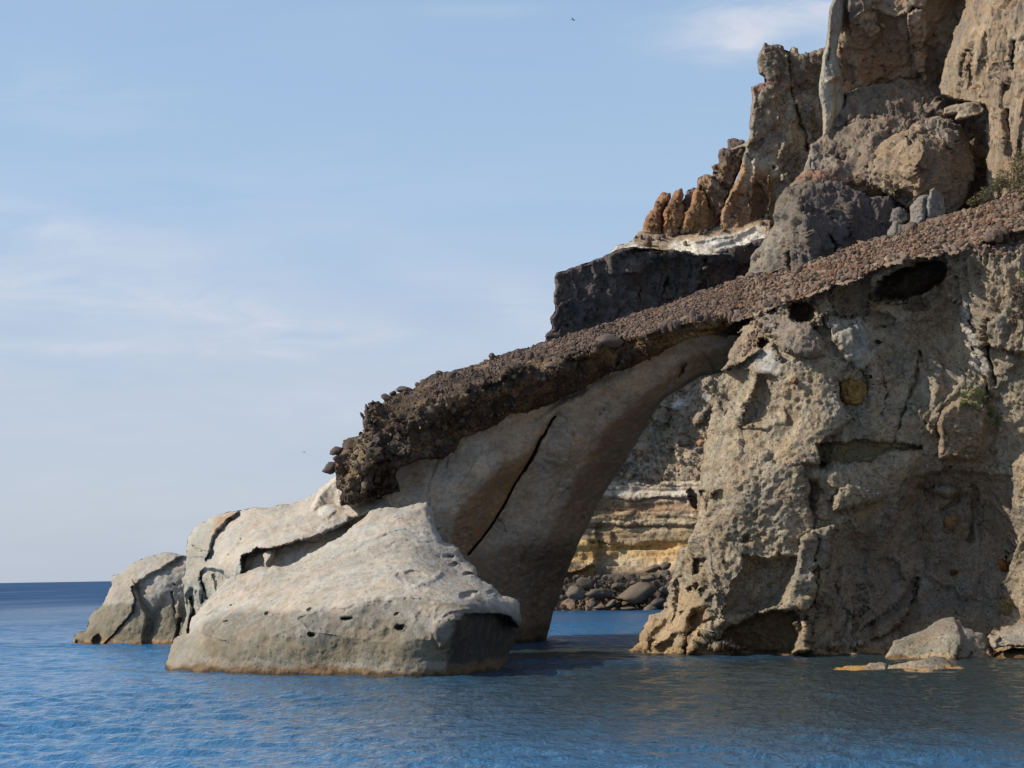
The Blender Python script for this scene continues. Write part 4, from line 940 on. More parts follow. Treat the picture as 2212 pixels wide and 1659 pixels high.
part("tower", (U2(20,1300, 180,1225, 210,1120, 200,1080, 225,1020, 230,870, 235,750, 300,720, 370,700, 330,650, 290,620, 275,560, 290,480, 340,380, 400,395, 430,385, 500,405, 530,460, 560,460, 590,400, 630,410, 640,460, 680,455, 705,430,
              730,460, 780,435, 810,450, 820,410, 865,395, 960,380) + P(1830,120, 1830,420, 1720,470, 1690,490, 1650,493, 1550,508) + U1(810,1010, 830,950, 880,780, 930,650, 1000,520, 1012,430, 1030,330)), [
    (1640,150,193),(1640,300,190.5),(1600,400,190),(1560,490,189.5),(1700,150,194),(1690,250,192),(1700,330,191),(1650,450,191),(1780,300,194),(1650,110,194),(1770,120,196),(1640,240,190.5),(1780,420,192),(1620,340,190.5)],
    M_FAR, (.275, .22, .155), thick=10, edge=(9, 2.0), step=2.0, seed=51,
    feats=[('step', U2(540,440, 548,560, 560,680, 590,800), 1.6, 4, 90), ('crack', U2(545,470, 553,640, 570,760, 600,870), 2.5, 1.5), ('step', U2(600,800, 700,800, 830,820), 1.2, 5, 40), ('crack', U2(615,920, 650,1050, 690,1180, 710,1310), 3.5, 1.6),
           ('step', U2(430,420, 450,560, 440,700), 0.8, 5, 25), ('step', U2(590,920, 520,1100, 480,1290), -0.7, 8, 40), ('block', U1(1110,660, 1200,640, 1230,800, 1205,930, 1095,950, 1080,930), -1.4, 3), ('ridge', U1(1240,560, 1250,760, 1240,860), 4, 0.8),
           ('ridge', U1(1110,470, 1110,660, 1080,920), 4, 0.6), ('step', U2(380,700, 230,760), 0.6, 5, 20), ('ridge', U2(740,900, 760,980, 720,1100), 5, 0.8), ('ridge', U2(480,1000, 420,1100), 6, 0.7), ('ridge', U2(400,1150, 260,1270), 8, -0.7), ('ridge', U1(900,720, 860,900), 6, 0.5), ('ridge', U1(990,760, 960,930), 5, -0.5),
           ('pit', *U1(1285,492)[0], 5, 4, 1.0), ('dome', U1(1320,560, 1420,520, 1475,600, 1440,640, 1330,620), 0.7, 10), ('block', U2(470,820, 510,830, 500,870, 465,860), -0.4, 2)],
    disp=[('fbm', 3.0, 0.35), ('slab', 2.6, 0.55), ('crag', 0.9, 0.3), ('ridge', 1.3, 0.12), ('fbm', 0.5, 0.10)],
    paint=[('noise', 2.0, np.array([.2, .17, .14]), 0.05, 0.3, 0.6), ('poly', U2(200,800, 240,730, 280,600, 260,500, 320,370, 480,380, 560,450, 900,380, 900,820, 600,840, 560,700, 400,720), np.array([.13, .105, .085]), 6, 0.75), ('poly', U2(220,740, 380,690, 570,730, 570,770, 400,760, 240,800), np.array([.22, .11, .085]), 5, 0.8),
           ('poly', U1(700,1100, 820,900, 920,680, 1010,470, 1100,470, 1260,470, 1290,620, 1270,760, 1200,1000), np.array([.36, .2, .10]), 8, 0.8), ('poly', U1(1060,430, 1300,430, 1330,500, 1120,520, 1100,600, 1080,700, 1010,640), np.array([.46, .4, .32]), 7, 0.6), ('poly', U1(1450,560, 1640,560, 1640,620, 1480,640), np.array([.26, .12, .08]), 5, 0.7),
           ('poly', U1(1450,480, 1560,380, 1660,480, 1560,560), np.array([.3, .22, .14]), 8, 0.6), ('noise', 0.9, np.array([.42, .36, .27]), 0.25, 0.15, 0.45), ('poly', U2(570,930, 640,1000, 710,1300, 480,1290), np.array([.36, .3, .21]), 8, 0.6)])
PIN = [(U1(175,1105, 155,1050, 155,980, 180,920, 250,860, 260,800, 290,740, 350,710, 395,715, 400,770, 350,830, 325,900, 335,1105), 190.2, (.3, .165, .085)),
       (U1(330,1105, 320,900, 345,830, 398,780, 410,740, 440,700, 490,680, 508,740, 495,770, 515,850, 512,940, 470,1050, 450,1100), 190.0, (.3, .165, .085)),
       (U1(470,1080, 500,920, 560,830, 580,740, 600,690, 640,670, 700,690, 735,850, 725,960, 720,1060, 600,1080), 189.6, (.32, .18, .09)),
       (U1(480,1000, 495,800, 540,690, 600,670, 660,720, 600,1000), 192.5, (.14, .115, .1)),
       (U1(620,690, 618,610, 680,560, 760,545, 800,560, 735,490, 820,460, 815,410, 805,350, 850,330, 890,340, 890,260, 950,235, 1030,265, 1040,300, 1018,440, 995,520, 935,650, 885,780, 835,950, 800,1030, 710,1040, 720,850, 690,700), 191.6, (.25, .165, .105))]
part("pinnacle", U1(170,1105, 185,1000, 260,900, 340,860, 420,850, 520,860, 600,770, 720,790, 880,800, 850,1040, 700,1110, 400,1110), [(x, y, Y) for (x, y), Y in zip(U1(180,1100, 300,900, 600,790, 850,810, 840,1030, 500,1100), (191.4, 191.6, 192, 192.4, 191.6, 191))], M_FAR, (.27, .15, .08), thick=4, edge=(8, 1.0), step=1.8, seed=69, key="pinback",
     disp=[('fbm', 1.6, 0.3), ('slab', 1.2, 0.6), ('crag', 0.6, 0.25), ('fbm', 0.35, 0.08)], paint=[('noise', 1.2, np.array([.18, .11, .075]), 0.1, 0.2, 0.6), ('poly', U1(100,1050, 740,1010, 740,1130, 100,1130), np.array([.4, .3, .19]), 6, 0.6)])['label'] = "low orange wall joining the pinnacles at their feet"
PINL = ["outermost orange pinnacle at the edge of the ledge", "orange pinnacle with a notched knobbly head", "broad orange pinnacle", "grey stub behind the orange pinnacles", "tall leaning pinnacle with a dark jagged head"]
for k, (ol, Y, cc) in enumerate(PIN):
    a = np.array(ol); lx, hx, ly, hy = a[:, 0].min(), a[:, 0].max(), a[:, 1].min(), a[:, 1].max()
    pn = part("pinnacle", ol, [(lx, ly, Y + 1.2), (hx, ly, Y + 2.2), (lx, hy, Y), (hx, hy, Y + 0.8), ((lx + hx) / 2, (ly + hy) / 2, Y - 0.3)], M_FAR, cc, thick=3, edge=(12, 1.6), step=1.6, seed=60 + k, key="pin%d" % k, warp=((20, 3), (7, 1.8)),
         disp=[('fbm', 1.6, 0.25), ('slab', 1.3, 0.5), ('crag', 0.6, 0.25), ('strata', 0.5, 0.12), ('fbm', 0.35, 0.08)],
         feats=[('ridge', U1(760,560, 900,640), 3, 0.6), ('ridge', U1(740,600, 900,690), 3, -0.6), ('step', U1(890,480, 860,560, 830,640), 1.0, 5, 30)] if k == 4 else [],
         paint=[('noise', 1.2, np.array(cc) * 0.6, 0.15, 0.2, 0.6), ('poly', U1(780,540, 800,400, 880,230, 1060,230, 1040,420, 980,440, 860,440), np.array([.12, .095, .08]), 8, 0.85 if k == 4 else 0), ('poly', U1(100,1060, 500,1040, 740,1020, 740,1130, 100,1130), np.array([.4, .3, .19]), 5, 0.7), ('line', U1(760,560, 900,660), 4, np.array([.4, .33, .25]), 0.6 if k == 4 else 0),
                ('line', U1(740,620, 880,720), 4, np.array([.42, .35, .27]), 0.6 if k == 4 else 0)])
    pn['label'] = PINL[k]
part("knob", P(1615,607, 1620,557, 1650,520, 1662,500, 1672,482, 1668,462, 1682,425, 1695,407, 1709,403, 1725,396, 1755,394, 1772,396, 1790,387, 1810,390, 1835,403, 1860,416, 1872,428, 1900,424, 1930,426, 1938,450, 1930,490, 1960,520, 1970,980, 1608,980), [
    (1640,980,171),(1950,980,172),(1780,900,169),(1780,750,170),(1615,600,174),(1660,500,173.5),(1640,570,173),(1700,420,174),(1700,470,170.5),(1740,470,168.5),(1755,540,168),(1690,560,171.5),(1790,450,171.5),(1850,480,173),(1920,470,174.5),(1800,395,175),(1730,400,174),(1900,540,173.5),(1780,560,171),(1760,600,169),(1650,610,172.5)],
    M_FAR, (.15, .125, .10), thick=8, edge=(9, 2.0), step=2.0, seed=70,
    feats=[('ridge', U1(1400,690, 1480,800, 1560,950, 1600,1150, 1650,1330), 9, 0.9), ('ridge', U1(1930,840, 1930,940, 1960,1080), 6, 0.8), ('crack', U1(1760,1090, 1810,1190, 1850,1270), 5, 1.4), ('crack', U1(1425,1230, 1425,1400), 4, 1.0), ('ridge', U1(1310,1010, 1240,1120, 1180,1170), 6, -0.8), ('pit', *U3(880,1090)[0], 0.1, 0.1, 0),
           ('crack', U3(500,1200, 560,1260), 3, 0.6), ('step', U1(1500,1220, 1440,1160, 1400,1080), 0.5, 5, 20)],
    disp=[('fbm', 3.2, 0.4), ('slab', 1.8, 0.5), ('crag', 0.8, 0.2), ('flute', 1.5, 0.2), ('fbm', 0.5, 0.10)],
    paint=[('noise', 2.0, np.array([.19, .16, .13]), 0.15, 0.25, 0.5), ('poly', U1(1050,1600, 1080,1280, 1200,1130, 1310,1000, 1420,1060, 1340,1200, 1180,1400, 1150,1520), np.array([.27, .23, .18]), 12, 0.75), ('poly', U1(1540,900, 1600,640, 1900,600, 2400,800, 2300,1200, 1900,1300, 1660,1300), np.array([.10, .078, .072]), 16, 0.7)])
part("gully_slope", P(1700,410, 1735,370, 1745,340, 1750,310, 1775,296, 1790,250, 1821,230, 1835,195, 1860,186, 1953,172, 1991,168, 2040,190, 2091,205, 2140,225, 2160,400, 2150,470, 2160,980, 1700,980), [
    (1720,980,177),(2140,980,178),(1950,800,178),(1720,700,178),(2120,700,178),
    (1740,380,179),(1760,310,183),(1820,240,185),(1850,190,188),(1960,176,190),(2080,210,192),(1850,330,180),(1950,300,181),(1900,240,184.5),(2000,240,186),(2120,300,187),(2120,420,186),(1850,440,180),(2000,480,178.5),(1720,420,179),(1800,380,178.5),(1880,330,176.8),(1887,390,177.3),(1862,425,179.8),(1940,450,180)],
    M_FAR, (.21, .165, .12), thick=8, edge=(5, 1.0), step=2.0, seed=71, key="gully",
    feats=[('step', U2(1280,970, 1100,1060, 960,1100), 0.5, 4, 14), ('ridge', U3(100,700, 350,640, 470,760), 5, 0.3), ('dome', U3(330,690, 400,660, 420,820, 340,840), 0.4, 10)],
    disp=[('fbm', 3.0, 0.5), ('crag', 2.5, 0.6), ('crag', 0.8, 0.25), ('lump', 0.35, 0.06), ('fbm', 0.5, 0.12)],
    paint=[('noise', 1.5, np.array([.28, .2, .13]), 0.15, 0.25, 0.6), ('cells', 0.8, np.array([.13, .105, .085]), np.array([.27, .22, .175]), 0.5, 5), ('poly', U3(250,850, 500,840, 800,860, 800,960, 420,920, 250,930), np.array([.28, .15, .10]), 8, 0.6), ('poly', U3(310,760, 360,690, 410,680, 400,830, 350,840), np.array([.3, .27, .23]), 5, 0.5)])
part("wall", P(1795,-60, 2100,-60, 2090,20, 2060,140, 2045,200, 1990,196, 1950,200, 1850,215, 1815,200, 1806,150, 1810,60), [
    (1815,20,188),(1830,60,190.5),(1830,150,191.5),(1870,40,187.5),(1900,60,190.5),(1920,120,191.5),(1850,190,191.5),(1950,180,192.5),(1960,40,187.5),(1980,100,190),(2020,150,192),(2060,60,193),(2060,0,191),(1900,0,189),(2000,0,189),(2100,-60,191),(1800,-60,189),(1900,200,194.5)],
    M_FAR, (.31, .24, .165), thick=10, edge=(6, 1.2), step=2.0, seed=72,
    feats=[('block', U2(1080,212, 1110,170, 1150,130, 1250,95, 1320,100, 1400,130, 1480,150, 1570,130, 1620,60, 1700,90, 1740,0, 2100,-100, 2200,-300, 1100,-300, 1040,-100, 1060,60), 1.4, 2.5), ('step', U2(1220,20, 1200,100, 1130,150, 1080,220), -0.0, 4, 30),
           ('block', U2(1575,130, 1640,90, 1720,100, 1740,300, 1700,420, 1765,470, 1720,560, 1730,720, 1700,780, 1690,640, 1630,640, 1625,450, 1580,240), 2.6, 3), ('ridge', U2(1730,110, 1730,300, 1700,420), 5, 0.8), ('block', U2(1730,180, 1990,150, 1960,320, 1850,560, 1750,620, 1760,470), -0.6, 8),
           ('step', U2(1740,20, 1720,110), 0.9, 5, 60), ('dome', U2(1000,300, 1080,220, 1290,190, 1360,330, 1200,420, 1010,420), 0.8, 26), ('ridge', U2(1350,200, 1360,300, 1380,370), 4, 0.5), ('step', U2(1340,30, 1290,90), 0.7, 5, 20), ('ridge', U2(1190,-20, 1210,90, 1080,210), 5, 0.6),
           ('dome', U2(1010,520, 1110,560, 1120,700, 1080,700, 1000,610), -1.0, 10)],
    disp=[('fbm', 3.2, 0.4), ('slab', 2.6, 0.35), ('flute', 1.8, 0.18), ('crag', 0.9, 0.25), ('fbm', 0.5, 0.09)],
    paint=[('noise', 2.4, np.array([.22, .165, .12]), 0.05, 0.3, 0.6), ('poly', U2(1080,212, 1150,130, 1250,95, 1400,125, 1390,170, 1290,150, 1180,190), np.array([.5, .43, .33]), 5, 0.7), ('poly', U2(1130,480, 1250,330, 1600,350, 1620,600, 1300,740, 1100,700), np.array([.28, .18, .11]), 20, 0.7), ('noise', 1.3, np.array([.3, .17, .09]), 0.2, 0.2, 0.5), ('poly', U2(1030,-60, 1230,-60, 1200,80, 1100,160, 1040,250, 1010,150), np.array([.13, .11, .10]), 8, 0.7)])
part("column", U2(935,-240, 930,0, 905,70, 890,200, 885,300, 870,400, 842,480, 832,600, 810,720, 812,820, 842,950, 846,1172, 880,1185, 925,1160, 945,1060, 1015,970, 1030,880, 1005,640, 1015,560, 960,470, 985,330, 1010,250, 1035,100, 1045,0, 1045,-240), [
    (x, y, Y) for (x, y), Y in zip(U2(935,0, 1040,0, 890,250, 1000,250, 850,500, 990,520, 830,700, 930,690, 1010,700, 850,1000, 940,1000, 1020,960, 850,1170, 930,1150), (186.5, 187.3, 186, 187, 184.6, 185.6, 183.6, 183.2, 185.0, 183.2, 182.8, 184.6, 183.2, 183.2))],
    M_FLUTE, (.33, .285, .215), thick=3, edge=(7, 1.4), step=1.5, seed=73, warp=((40, 1.2), (8, 0.7)), c=25,
    feats=[('step', U2(950,680, 955,900, 930,1060, 925,1160), 1.2, 4, 40), ('crack', U2(905,420, 890,520), 2, 0.5), ('step', U2(910,290, 900,420, 880,520), 0.5, 3, 14), ('ridge', U2(890,700, 990,660), 5, 0.5), ('crack', U2(960,480, 1000,600, 1020,740), 3, 0.9)],
    disp=[('fbm', 2.0, 0.10), ('flute', 0.7, 0.09), ('fbm', 0.4, 0.05)],
    paint=[('noise', 1.2, np.array([.26, .235, .2]), 0.1, 0.2, 0.6, (1, 1, .35)), ('poly', U2(900,680, 980,650, 1000,700, 910,720), np.array([.3, .17, .09]), 4, 0.8), ('line', U2(930,700, 945,900, 930,1100), 6, np.array([.42, .32, .17]), 0.6), ('poly', U2(860,500, 960,500, 1010,640, 880,640), np.array([.29, .28, .23]), 6, 0.6),
           ('poly', U2(880,-240, 1060,-240, 1040,100, 960,300, 880,300), np.array([.24, .215, .18]), 10, 0.7)])
part("buttress", P(2092,-60, 2086,-10, 2081,15, 2071,45, 2056,85, 2041,130, 2033,160, 2028,190, 2034,205, 2066,217, 2100,223, 2126,228, 2133,240, 2126,267, 2136,322, 2129,362, 2134,400, 2119,417, 2110,450, 2100,980, 2340,980, 2340,-60), [
    (2120,980,173),(2320,980,167),(2220,750,170),
    (2085,0,181),(2060,90,181),(2035,190,182),(2100,100,176.5),(2120,200,176.5),(2140,240,176),(2135,330,176),(2140,400,175.5),(2180,300,172),(2212,200,171),(2212,50,172),(2150,30,175),(2300,300,168),(2180,420,171),(2160,180,174.5),(2300,0,169),(2110,500,175)],
    M_FLUTE, (.265, .205, .145), thick=12, edge=(7, 1.6), step=2.0, seed=74,
    feats=[('ridge', P(2160,180, 2158,240, 2165,330), 6, 1.0), ('ridge', P(2175,240, 2180,300), 4, -0.9), ('ridge', P(2085,120, 2078,160), 3, -0.6), ('pit', 2090, 112, 7, 3, 0.8), ('ridge', P(2190,90, 2188,150), 5, -0.8), ('ridge', P(2140,20, 2120,90, 2110,150), 6, 0.5), ('ridge', P(2100,140, 2095,180), 4, -0.7), ('ridge', P(2205,220, 2195,330), 7, 0.8)],
    disp=[('fbm', 3.0, 0.4), ('slab', 2.4, 0.5), ('flute', 1.3, 0.24), ('flute', 0.5, 0.12), ('pits', 0.9, 0.12), ('fbm', 0.5, 0.10)],
    paint=[('noise', 2.0, np.array([.19, .15, .115]), 0.1, 0.25, 0.6, (1, 1, .35)), ('noise', 1.2, np.array([.36, .29, .2]), 0.2, 0.2, 0.5, (1, 1, .35)), ('noise', 0.9, np.array([.33, .2, .1]), 0.3, 0.15, 0.6)])

# fallen blocks lying in the gully
def lone(nm, outline, ctrl, mat, base, label, cat, **kw):
    o = sheet(nm, outline, ctrl, mat, np.array(base), None, **kw)
    return tag(o, label, cat)
lone("boulder", U3(880,800, 930,650, 1000,560, 1060,530, 1220,470, 1240,430, 1320,380, 1400,355, 1480,348, 1560,370, 1640,430, 1680,480, 1715,560, 1740,640, 1785,745, 1790,860, 1740,1000, 1690,1130, 1600,1220, 1400,1220, 1300,1080, 1200,1150, 1090,1065, 1000,1010, 900,950), [
    (x, y, Y) for (x, y), Y in zip(U3(900,800, 1000,570, 1220,475, 1250,560, 1360,650, 1280,800, 1310,960, 1100,700, 1100,950, 1560,600, 1500,800, 1780,800, 1500,1000, 1700,1100, 1400,380, 1640,440, 1720,580, 1400,480, 1200,1120, 1400,1200), (176.5, 177.5, 178, 173.5, 171.5, 171.6, 172, 174.5, 174.2, 174.2, 173.6, 178, 174.4, 177.5, 181, 181, 180, 178, 174.5, 175))],
    M_FAR, (.265, .195, .13), "huge brown boulder with a bright upright edge in the gully below the tall cliff wall", "boulder", thick=6, edge=(16, 0.9), step=1.9, seed=80, key="b5", c=25,
    feats=[('step', U3(1580,620, 1560,600, 1330,495, 1230,540), 1.0, 5, 40), ('dome', U3(1240,520, 1240,440, 1320,480, 1440,490, 1560,590, 1400,560), -0.8, 8), ('ridge', U3(1230,540, 1340,610, 1360,660, 1290,770, 1290,830, 1310,960), 4, 0.6), ('step', U3(1640,430, 1690,500, 1650,560, 1580,620), 0.6, 5, 30), ('dome', U3(1350,450, 1400,430, 1450,460, 1380,490), 0.6, 7),
           ('dome', U3(1090,1000, 1150,980, 1280,1040, 1240,1110, 1190,1150, 1090,1070), -0.9, 10)],
    disp=[('fbm', 2.6, 0.3), ('crag', 2.2, 0.6), ('crag', 0.7, 0.2), ('fbm', 0.4, 0.07), ('flute', 1.2, 0.2, U3(900,560, 1230,540, 1290,780, 1300,1000, 1000,1000))],
    paint=[('noise', 1.8, np.array([.19, .155, .125]), 0.1, 0.3, 0.6), ('noise', 1.2, np.array([.34, .24, .14]), 0.2, 0.2, 0.5), ('poly', U3(1300,660, 1560,600, 1790,760, 1700,1150, 1400,1200, 1300,960), np.array([.21, .15, .10]), 10, 0.6), ('poly', U3(1400,355, 1560,370, 1650,430, 1720,560, 1590,620, 1560,560, 1330,490), np.array([.22, .195, .165]), 8, 0.6), ('ell', *U3(1620,490)[0], 6, 4, np.array([.55, .5, .46]), 0.8), ('ell', *U3(1430,345)[0], 12, 4, np.array([.5, .46, .4]), 0.8)])
lone("boulder", U3(1500,330, 1520,280, 1575,262, 1680,248, 1830,230, 1870,262, 1885,295, 1850,340, 1750,370, 1650,402, 1612,385, 1630,350, 1560,350), [
    (x, y, Y) for (x, y), Y in zip(U3(1520,300, 1680,250, 1830,235, 1880,290, 1750,365, 1640,395, 1700,310, 1800,290), (176.5, 177.5, 178, 178, 176.6, 176, 175, 175.4))],
    M_FAR, (.31, .25, .18), "flat tan block wedged between the huge brown boulder and the streaked buttress", "boulder", thick=3, edge=(6, 1.0), step=1.6, seed=81, key="b6",
    feats=[('ridge', U3(1600,390, 1750,360, 1870,300), 4, 0.5), ('pit', *U3(1795,280)[0], 6, 4, 0.4)], disp=[('fbm', 1.5, 0.2), ('lump', 0.5, 0.1), ('fbm', 0.3, 0.06)], paint=[('noise', 1.0, np.array([.22, .17, .12]), 0.1, 0.2, 0.6)])
lone("boulder", U3(1205,1290, 1212,1240, 1230,1130, 1290,1060, 1330,1040, 1390,1045, 1400,1000, 1440,983, 1490,1020, 1525,1060, 1512,1180, 1500,1290, 1400,1340), [
    (x, y, Y) for (x, y), Y in zip(U3(1215,1240, 1290,1070, 1440,990, 1520,1070, 1500,1260, 1350,1180, 1400,1100, 1300,1280), (169.5, 169, 169.5, 171, 169.5, 166.8, 167.5, 167.5))],
    M_FAR, (.24, .215, .185), "small grey pointed boulder above the rubble slope, under the huge brown boulder", "boulder", thick=3, edge=(8, 1.4), step=1.6, seed=82, key="b7",
    feats=[('ridge', U3(1380,1060, 1370,1160, 1350,1280), 4, -0.8), ('ridge', U3(1460,1010, 1470,1180), 4, -0.6)], disp=[('fbm', 1.5, 0.25), ('lump', 0.6, 0.15), ('fbm', 0.3, 0.06)], paint=[('noise', 1.0, np.array([.17, .15, .13]), 0.1, 0.2, 0.6)])
lone("boulder", U3(1010,1420, 1030,1350, 1070,1300, 1080,1265, 1120,1270, 1150,1300, 1210,1290, 1250,1270, 1280,1310, 1230,1420), [
    (x, y, Y) for (x, y), Y in zip(U3(1030,1360, 1080,1270, 1250,1280, 1200,1400, 1120,1340), (169, 169, 169.5, 168, 167))],
    M_FAR, (.2, .175, .15), "low grey broken rock beside the small pointed boulder at the rubble's top", "boulder", thick=3, edge=(6, 1.0), step=1.6, seed=83, key="b8", disp=[('fbm', 1.2, 0.25), ('lump', 0.6, 0.2), ('fbm', 0.3, 0.06)])
lone("boulder", U3(1060,1190, 1075,1160, 1110,1150, 1170,1160, 1215,1200, 1230,1260, 1150,1300, 1060,1280), [
    (x, y, Y) for (x, y), Y in zip(U3(1070,1190, 1150,1160, 1210,1220, 1140,1230), (171.5, 172, 172, 170.4))],
    M_FAR, (.16, .14, .125), "dark grey rock between the pointed boulder and the dark knob", "boulder", thick=3, edge=(8, 1.2), step=1.6, seed=84, key="b9", disp=[('fbm', 1.2, 0.2), ('lump', 0.6, 0.1), ('fbm', 0.3, 0.06)])

# ------------------------------------------------------------------ stones
def stone_geo(sub, seed, rough=0.28, flat=0.75):
    bm = bmesh.new()
    bmesh.ops.create_icosphere(bm, subdivisions=sub, radius=1.0)
    v = np.array([q.co[:] for q in bm.verts])
    f = np.array([[q.index for q in t.verts] for t in bm.faces])
    bm.free()
    n = v / np.linalg.norm(v, axis=1)[:, None]
    r = np.random.default_rng(seed)
    d = np.ones(len(v))
    for _ in range(9 if sub < 3 else 17):    # knock flat faces off
        k = r.normal(size=3); k /= np.linalg.norm(k)
        h = r.uniform(0.62, 0.95) if sub < 3 else r.uniform(0.55, 0.9)
        d = np.minimum(d, h / np.maximum(n @ k, 1e-3))
    v = n * np.clip(d, 0.5, 1.0)[:, None] * (1 + rough * 0.35 * fbm(n * 1.7 + seed * 3.1, 3, seed))[:, None]
    return v * np.array([1.0, r.uniform(0.7, 1.0), flat]), f
def rot_rand(r, n):
    q = r.normal(size=(n, 4)); q /= np.linalg.norm(q, axis=1)[:, None]
    w, x, y, z = q.T
    return np.stack([np.stack([1 - 2 * (y * y + z * z), 2 * (x * y - z * w), 2 * (x * z + y * w)], -1),
                     np.stack([2 * (x * y + z * w), 1 - 2 * (x * x + z * z), 2 * (y * z - x * w)], -1),
                     np.stack([2 * (x * z - y * w), 2 * (y * z + x * w), 1 - 2 * (x * x + y * y)], -1)], 1)
SMALL = [stone_geo(1, 100 + k) for k in range(6)]
def heap(name, pos, rad, cols, mat, parent, label=None, cat=None, kind='stuff'):
    r = np.random.default_rng(len(pos))
    R = rot_rand(r, len(pos))
    V, F, C = [], [], []
    off = 0
    for k in range(len(pos)):
        v, f = SMALL[k % 6]
        V.append((v * rad[k]) @ R[k].T + pos[k]); F.append(f + off); C.append(np.tile(cols[k], (len(v), 1)))
        off += len(v)
    o = mesh_obj(name, np.concatenate(V), np.concatenate(F), mat, parent, np.concatenate(C), smooth=False)
    o['kind'] = kind
    if label:
        tag(o, label, cat)
    return o
def stone_colour(r, n, dark=0.5):
    base = np.array([[.17, .12, .09], [.125, .092, .075], [.09, .074, .068], [.21, .15, .11], [.16, .135, .115], [.24, .19, .14], [.19, .115, .08]])
    c = base[r.integers(0, len(base), n)] * r.uniform(0.7, 1.2, n)[:, None]
    return c * dark
M_STONE = rock_mat("stone", s=0.5, mott=0.2, grain=0.3, pore=0.4, pore_scale=6.0, bump=0.03)
def obj_random_stone(name, c1, c2):
    m, t, b = new_mat(name)
    oi = N(t, 'ShaderNodeObjectInfo')
    g = N(t, 'ShaderNodeNewGeometry')
    c = ramp(t, oi.outputs['Random'], [(0.0, tuple(c1)), (0.35, tuple((c1 + c2) / 2 * np.array([1.0, .9, .85]))), (0.7, tuple(c2)), (1.0, tuple(c1 * 0.7))])
    f = noise(t, g.outputs['Position'], 9.0, 5, 0.7)
    c = mixc(t, 'MULTIPLY', 1.0, c, ramp(t, f, [(0.3, 0.7), (0.7, 1.3)]))
    t.links.new(c, b.inputs['Base Color'])
    b.inputs['Roughness'].default_value = 0.95
    b.inputs['Specular IOR Level'].default_value = 0.15
    bp = N(t, 'ShaderNodeBump')
    bp.inputs['Distance'].default_value = 0.04
    t.links.new(f, bp.inputs['Height'])
    t.links.new(bp.outputs[0], b.inputs['Normal'])
    return m
M_RED = obj_random_stone("reddish_stone", np.array([.115, .083, .065]), np.array([.19, .14, .105]))
M_DARK = obj_random_stone("dark_stone", np.array([.075, .06, .055]), np.array([.13, .10, .085]))
M_COVE = obj_random_stone("cove_stone", np.array([.10, .085, .07]), np.array([.17, .14, .105]))
BIG = []
for k in range(7):
    v, f = stone_geo(3, 200 + k, rough=0.35)
    me = bpy.data.meshes.new("stone")
    me.from_pydata([tuple(q) for q in v], [], [tuple(q) for q in f])
    me.polygons.foreach_set("use_smooth", np.full(len(f), True))
    me.update()
    BIG.append(me)
MESHES = {}
def stone_obj(name, loc, rad, mat, k, rot, parent=None):
    key = (k % 7, mat.name)
    if key not in MESHES:
        me = BIG[k % 7].copy()
        me.name = name
        me.materials.append(mat)
        MESHES[key] = me
    o = bpy.data.objects.new(name, MESHES[key])
    o.location = loc
    if parent is not None:
        q = parent
        L = Vector(loc)
        while q is not None:
            L = L - Vector(q.location)
            q = q.parent
        o.parent = parent
        o.location = L
    o.rotation_euler = rot
    o.scale = (rad, rad, rad) if np.isscalar(rad) else rad
    COL.objects.link(o)
    return o
rs = np.random.default_rng(21)
def scatter(poly, n, keys):
    a = np.array(poly)
    out = []
    while len(out) < n:
        q = rs.uniform(a.min(0), a.max(0), (n * 4, 2))
        q = q[poly_sdf(q[:, 0], q[:, 1], poly) > 0]
        for x, y in q:
            for k in keys:
                h = on(k, x, y)
                if h is not None:
                    out.append((h[0], h[1], x, y, k))
                    break
            if len(out) >= n:
                break
    return out
pts = scatter(STRIP, 260, ("scree_slope", "roof_layer"))
for i, (p, nr, x, y, k) in enumerate(pts):
    roof = k == "roof_layer"
    rad = float(rs.uniform(0.09, 0.17) if roof else rs.uniform(0.10, 0.24))
    if i % 8 == 0:
        rad *= 1.7
    o = stone_obj("stone", p + nr * rad * 0.25, rad, M_RED, i, tuple(rs.uniform(0, 6.28, 3)))
    tag(o, "small brown stone lying among the rubble on top of the arch" if roof else "reddish brown stone lying in the rubble slope above the near cliff",
        "stone", "stones on the arch roof" if roof else "stones on the rubble slope")
pts = scatter(STRIP, 3400, ("scree_slope", "roof_layer")) + scatter(STRIP, 3000, ("roof_layer",))
rad = np.array([rs.uniform(0.04, 0.105) if q[4] == "roof_layer" else rs.uniform(0.055, 0.16) for q in pts])
# bigger blocks breaking out along the lower rim of the slope and the crust
RIM = P(900,840, 1000,818, 1100,795, 1180,774, 1290,748, 1400,720, 1500,694, 1590,692, 1650,672, 1700,652, 1780,624, 1860,600, 1920,571, 1990,556, 2060,544, 2130,520, 2212,494)
for i in range(110):
    k = int(rs.integers(0, len(RIM) - 1)); f = rs.random()
    x = RIM[k][0] * (1 - f) + RIM[k + 1][0] * f; y = RIM[k][1] * (1 - f) + RIM[k + 1][1] * f - rs.uniform(1, 13)
    h = on("scree_slope", x, y) or on("roof_layer", x, y)
    if h:
        r_ = float(rs.uniform(.13, .38))
        o = stone_obj("rock", h[0] + h[1] * r_ * 0.05, (r_, r_, r_ * .8), M_RED if x > 1550 or i % 3 == 0 else M_DARK, i, tuple(rs.uniform(0, 6.28, 3)))
        tag(o, "larger rough block jutting from the lower rim of the rubble layer", "rock", "blocks along the rubble rim")
red = np.array([np.array([1.12, 0.97, 0.86]) if q[2] > 1500 + rs.normal() * 150 else np.array([0.9, 0.9, 0.92]) for q in pts])
heap("rubble", np.array([q[0] + q[1] * r * 0.3 for q, r in zip(pts, rad)]), rad, stone_colour(rs, len(pts), 0.92) * red, M_STONE, None, "loose brown rubble covering the sloping top of cliff and arch", "rubble")

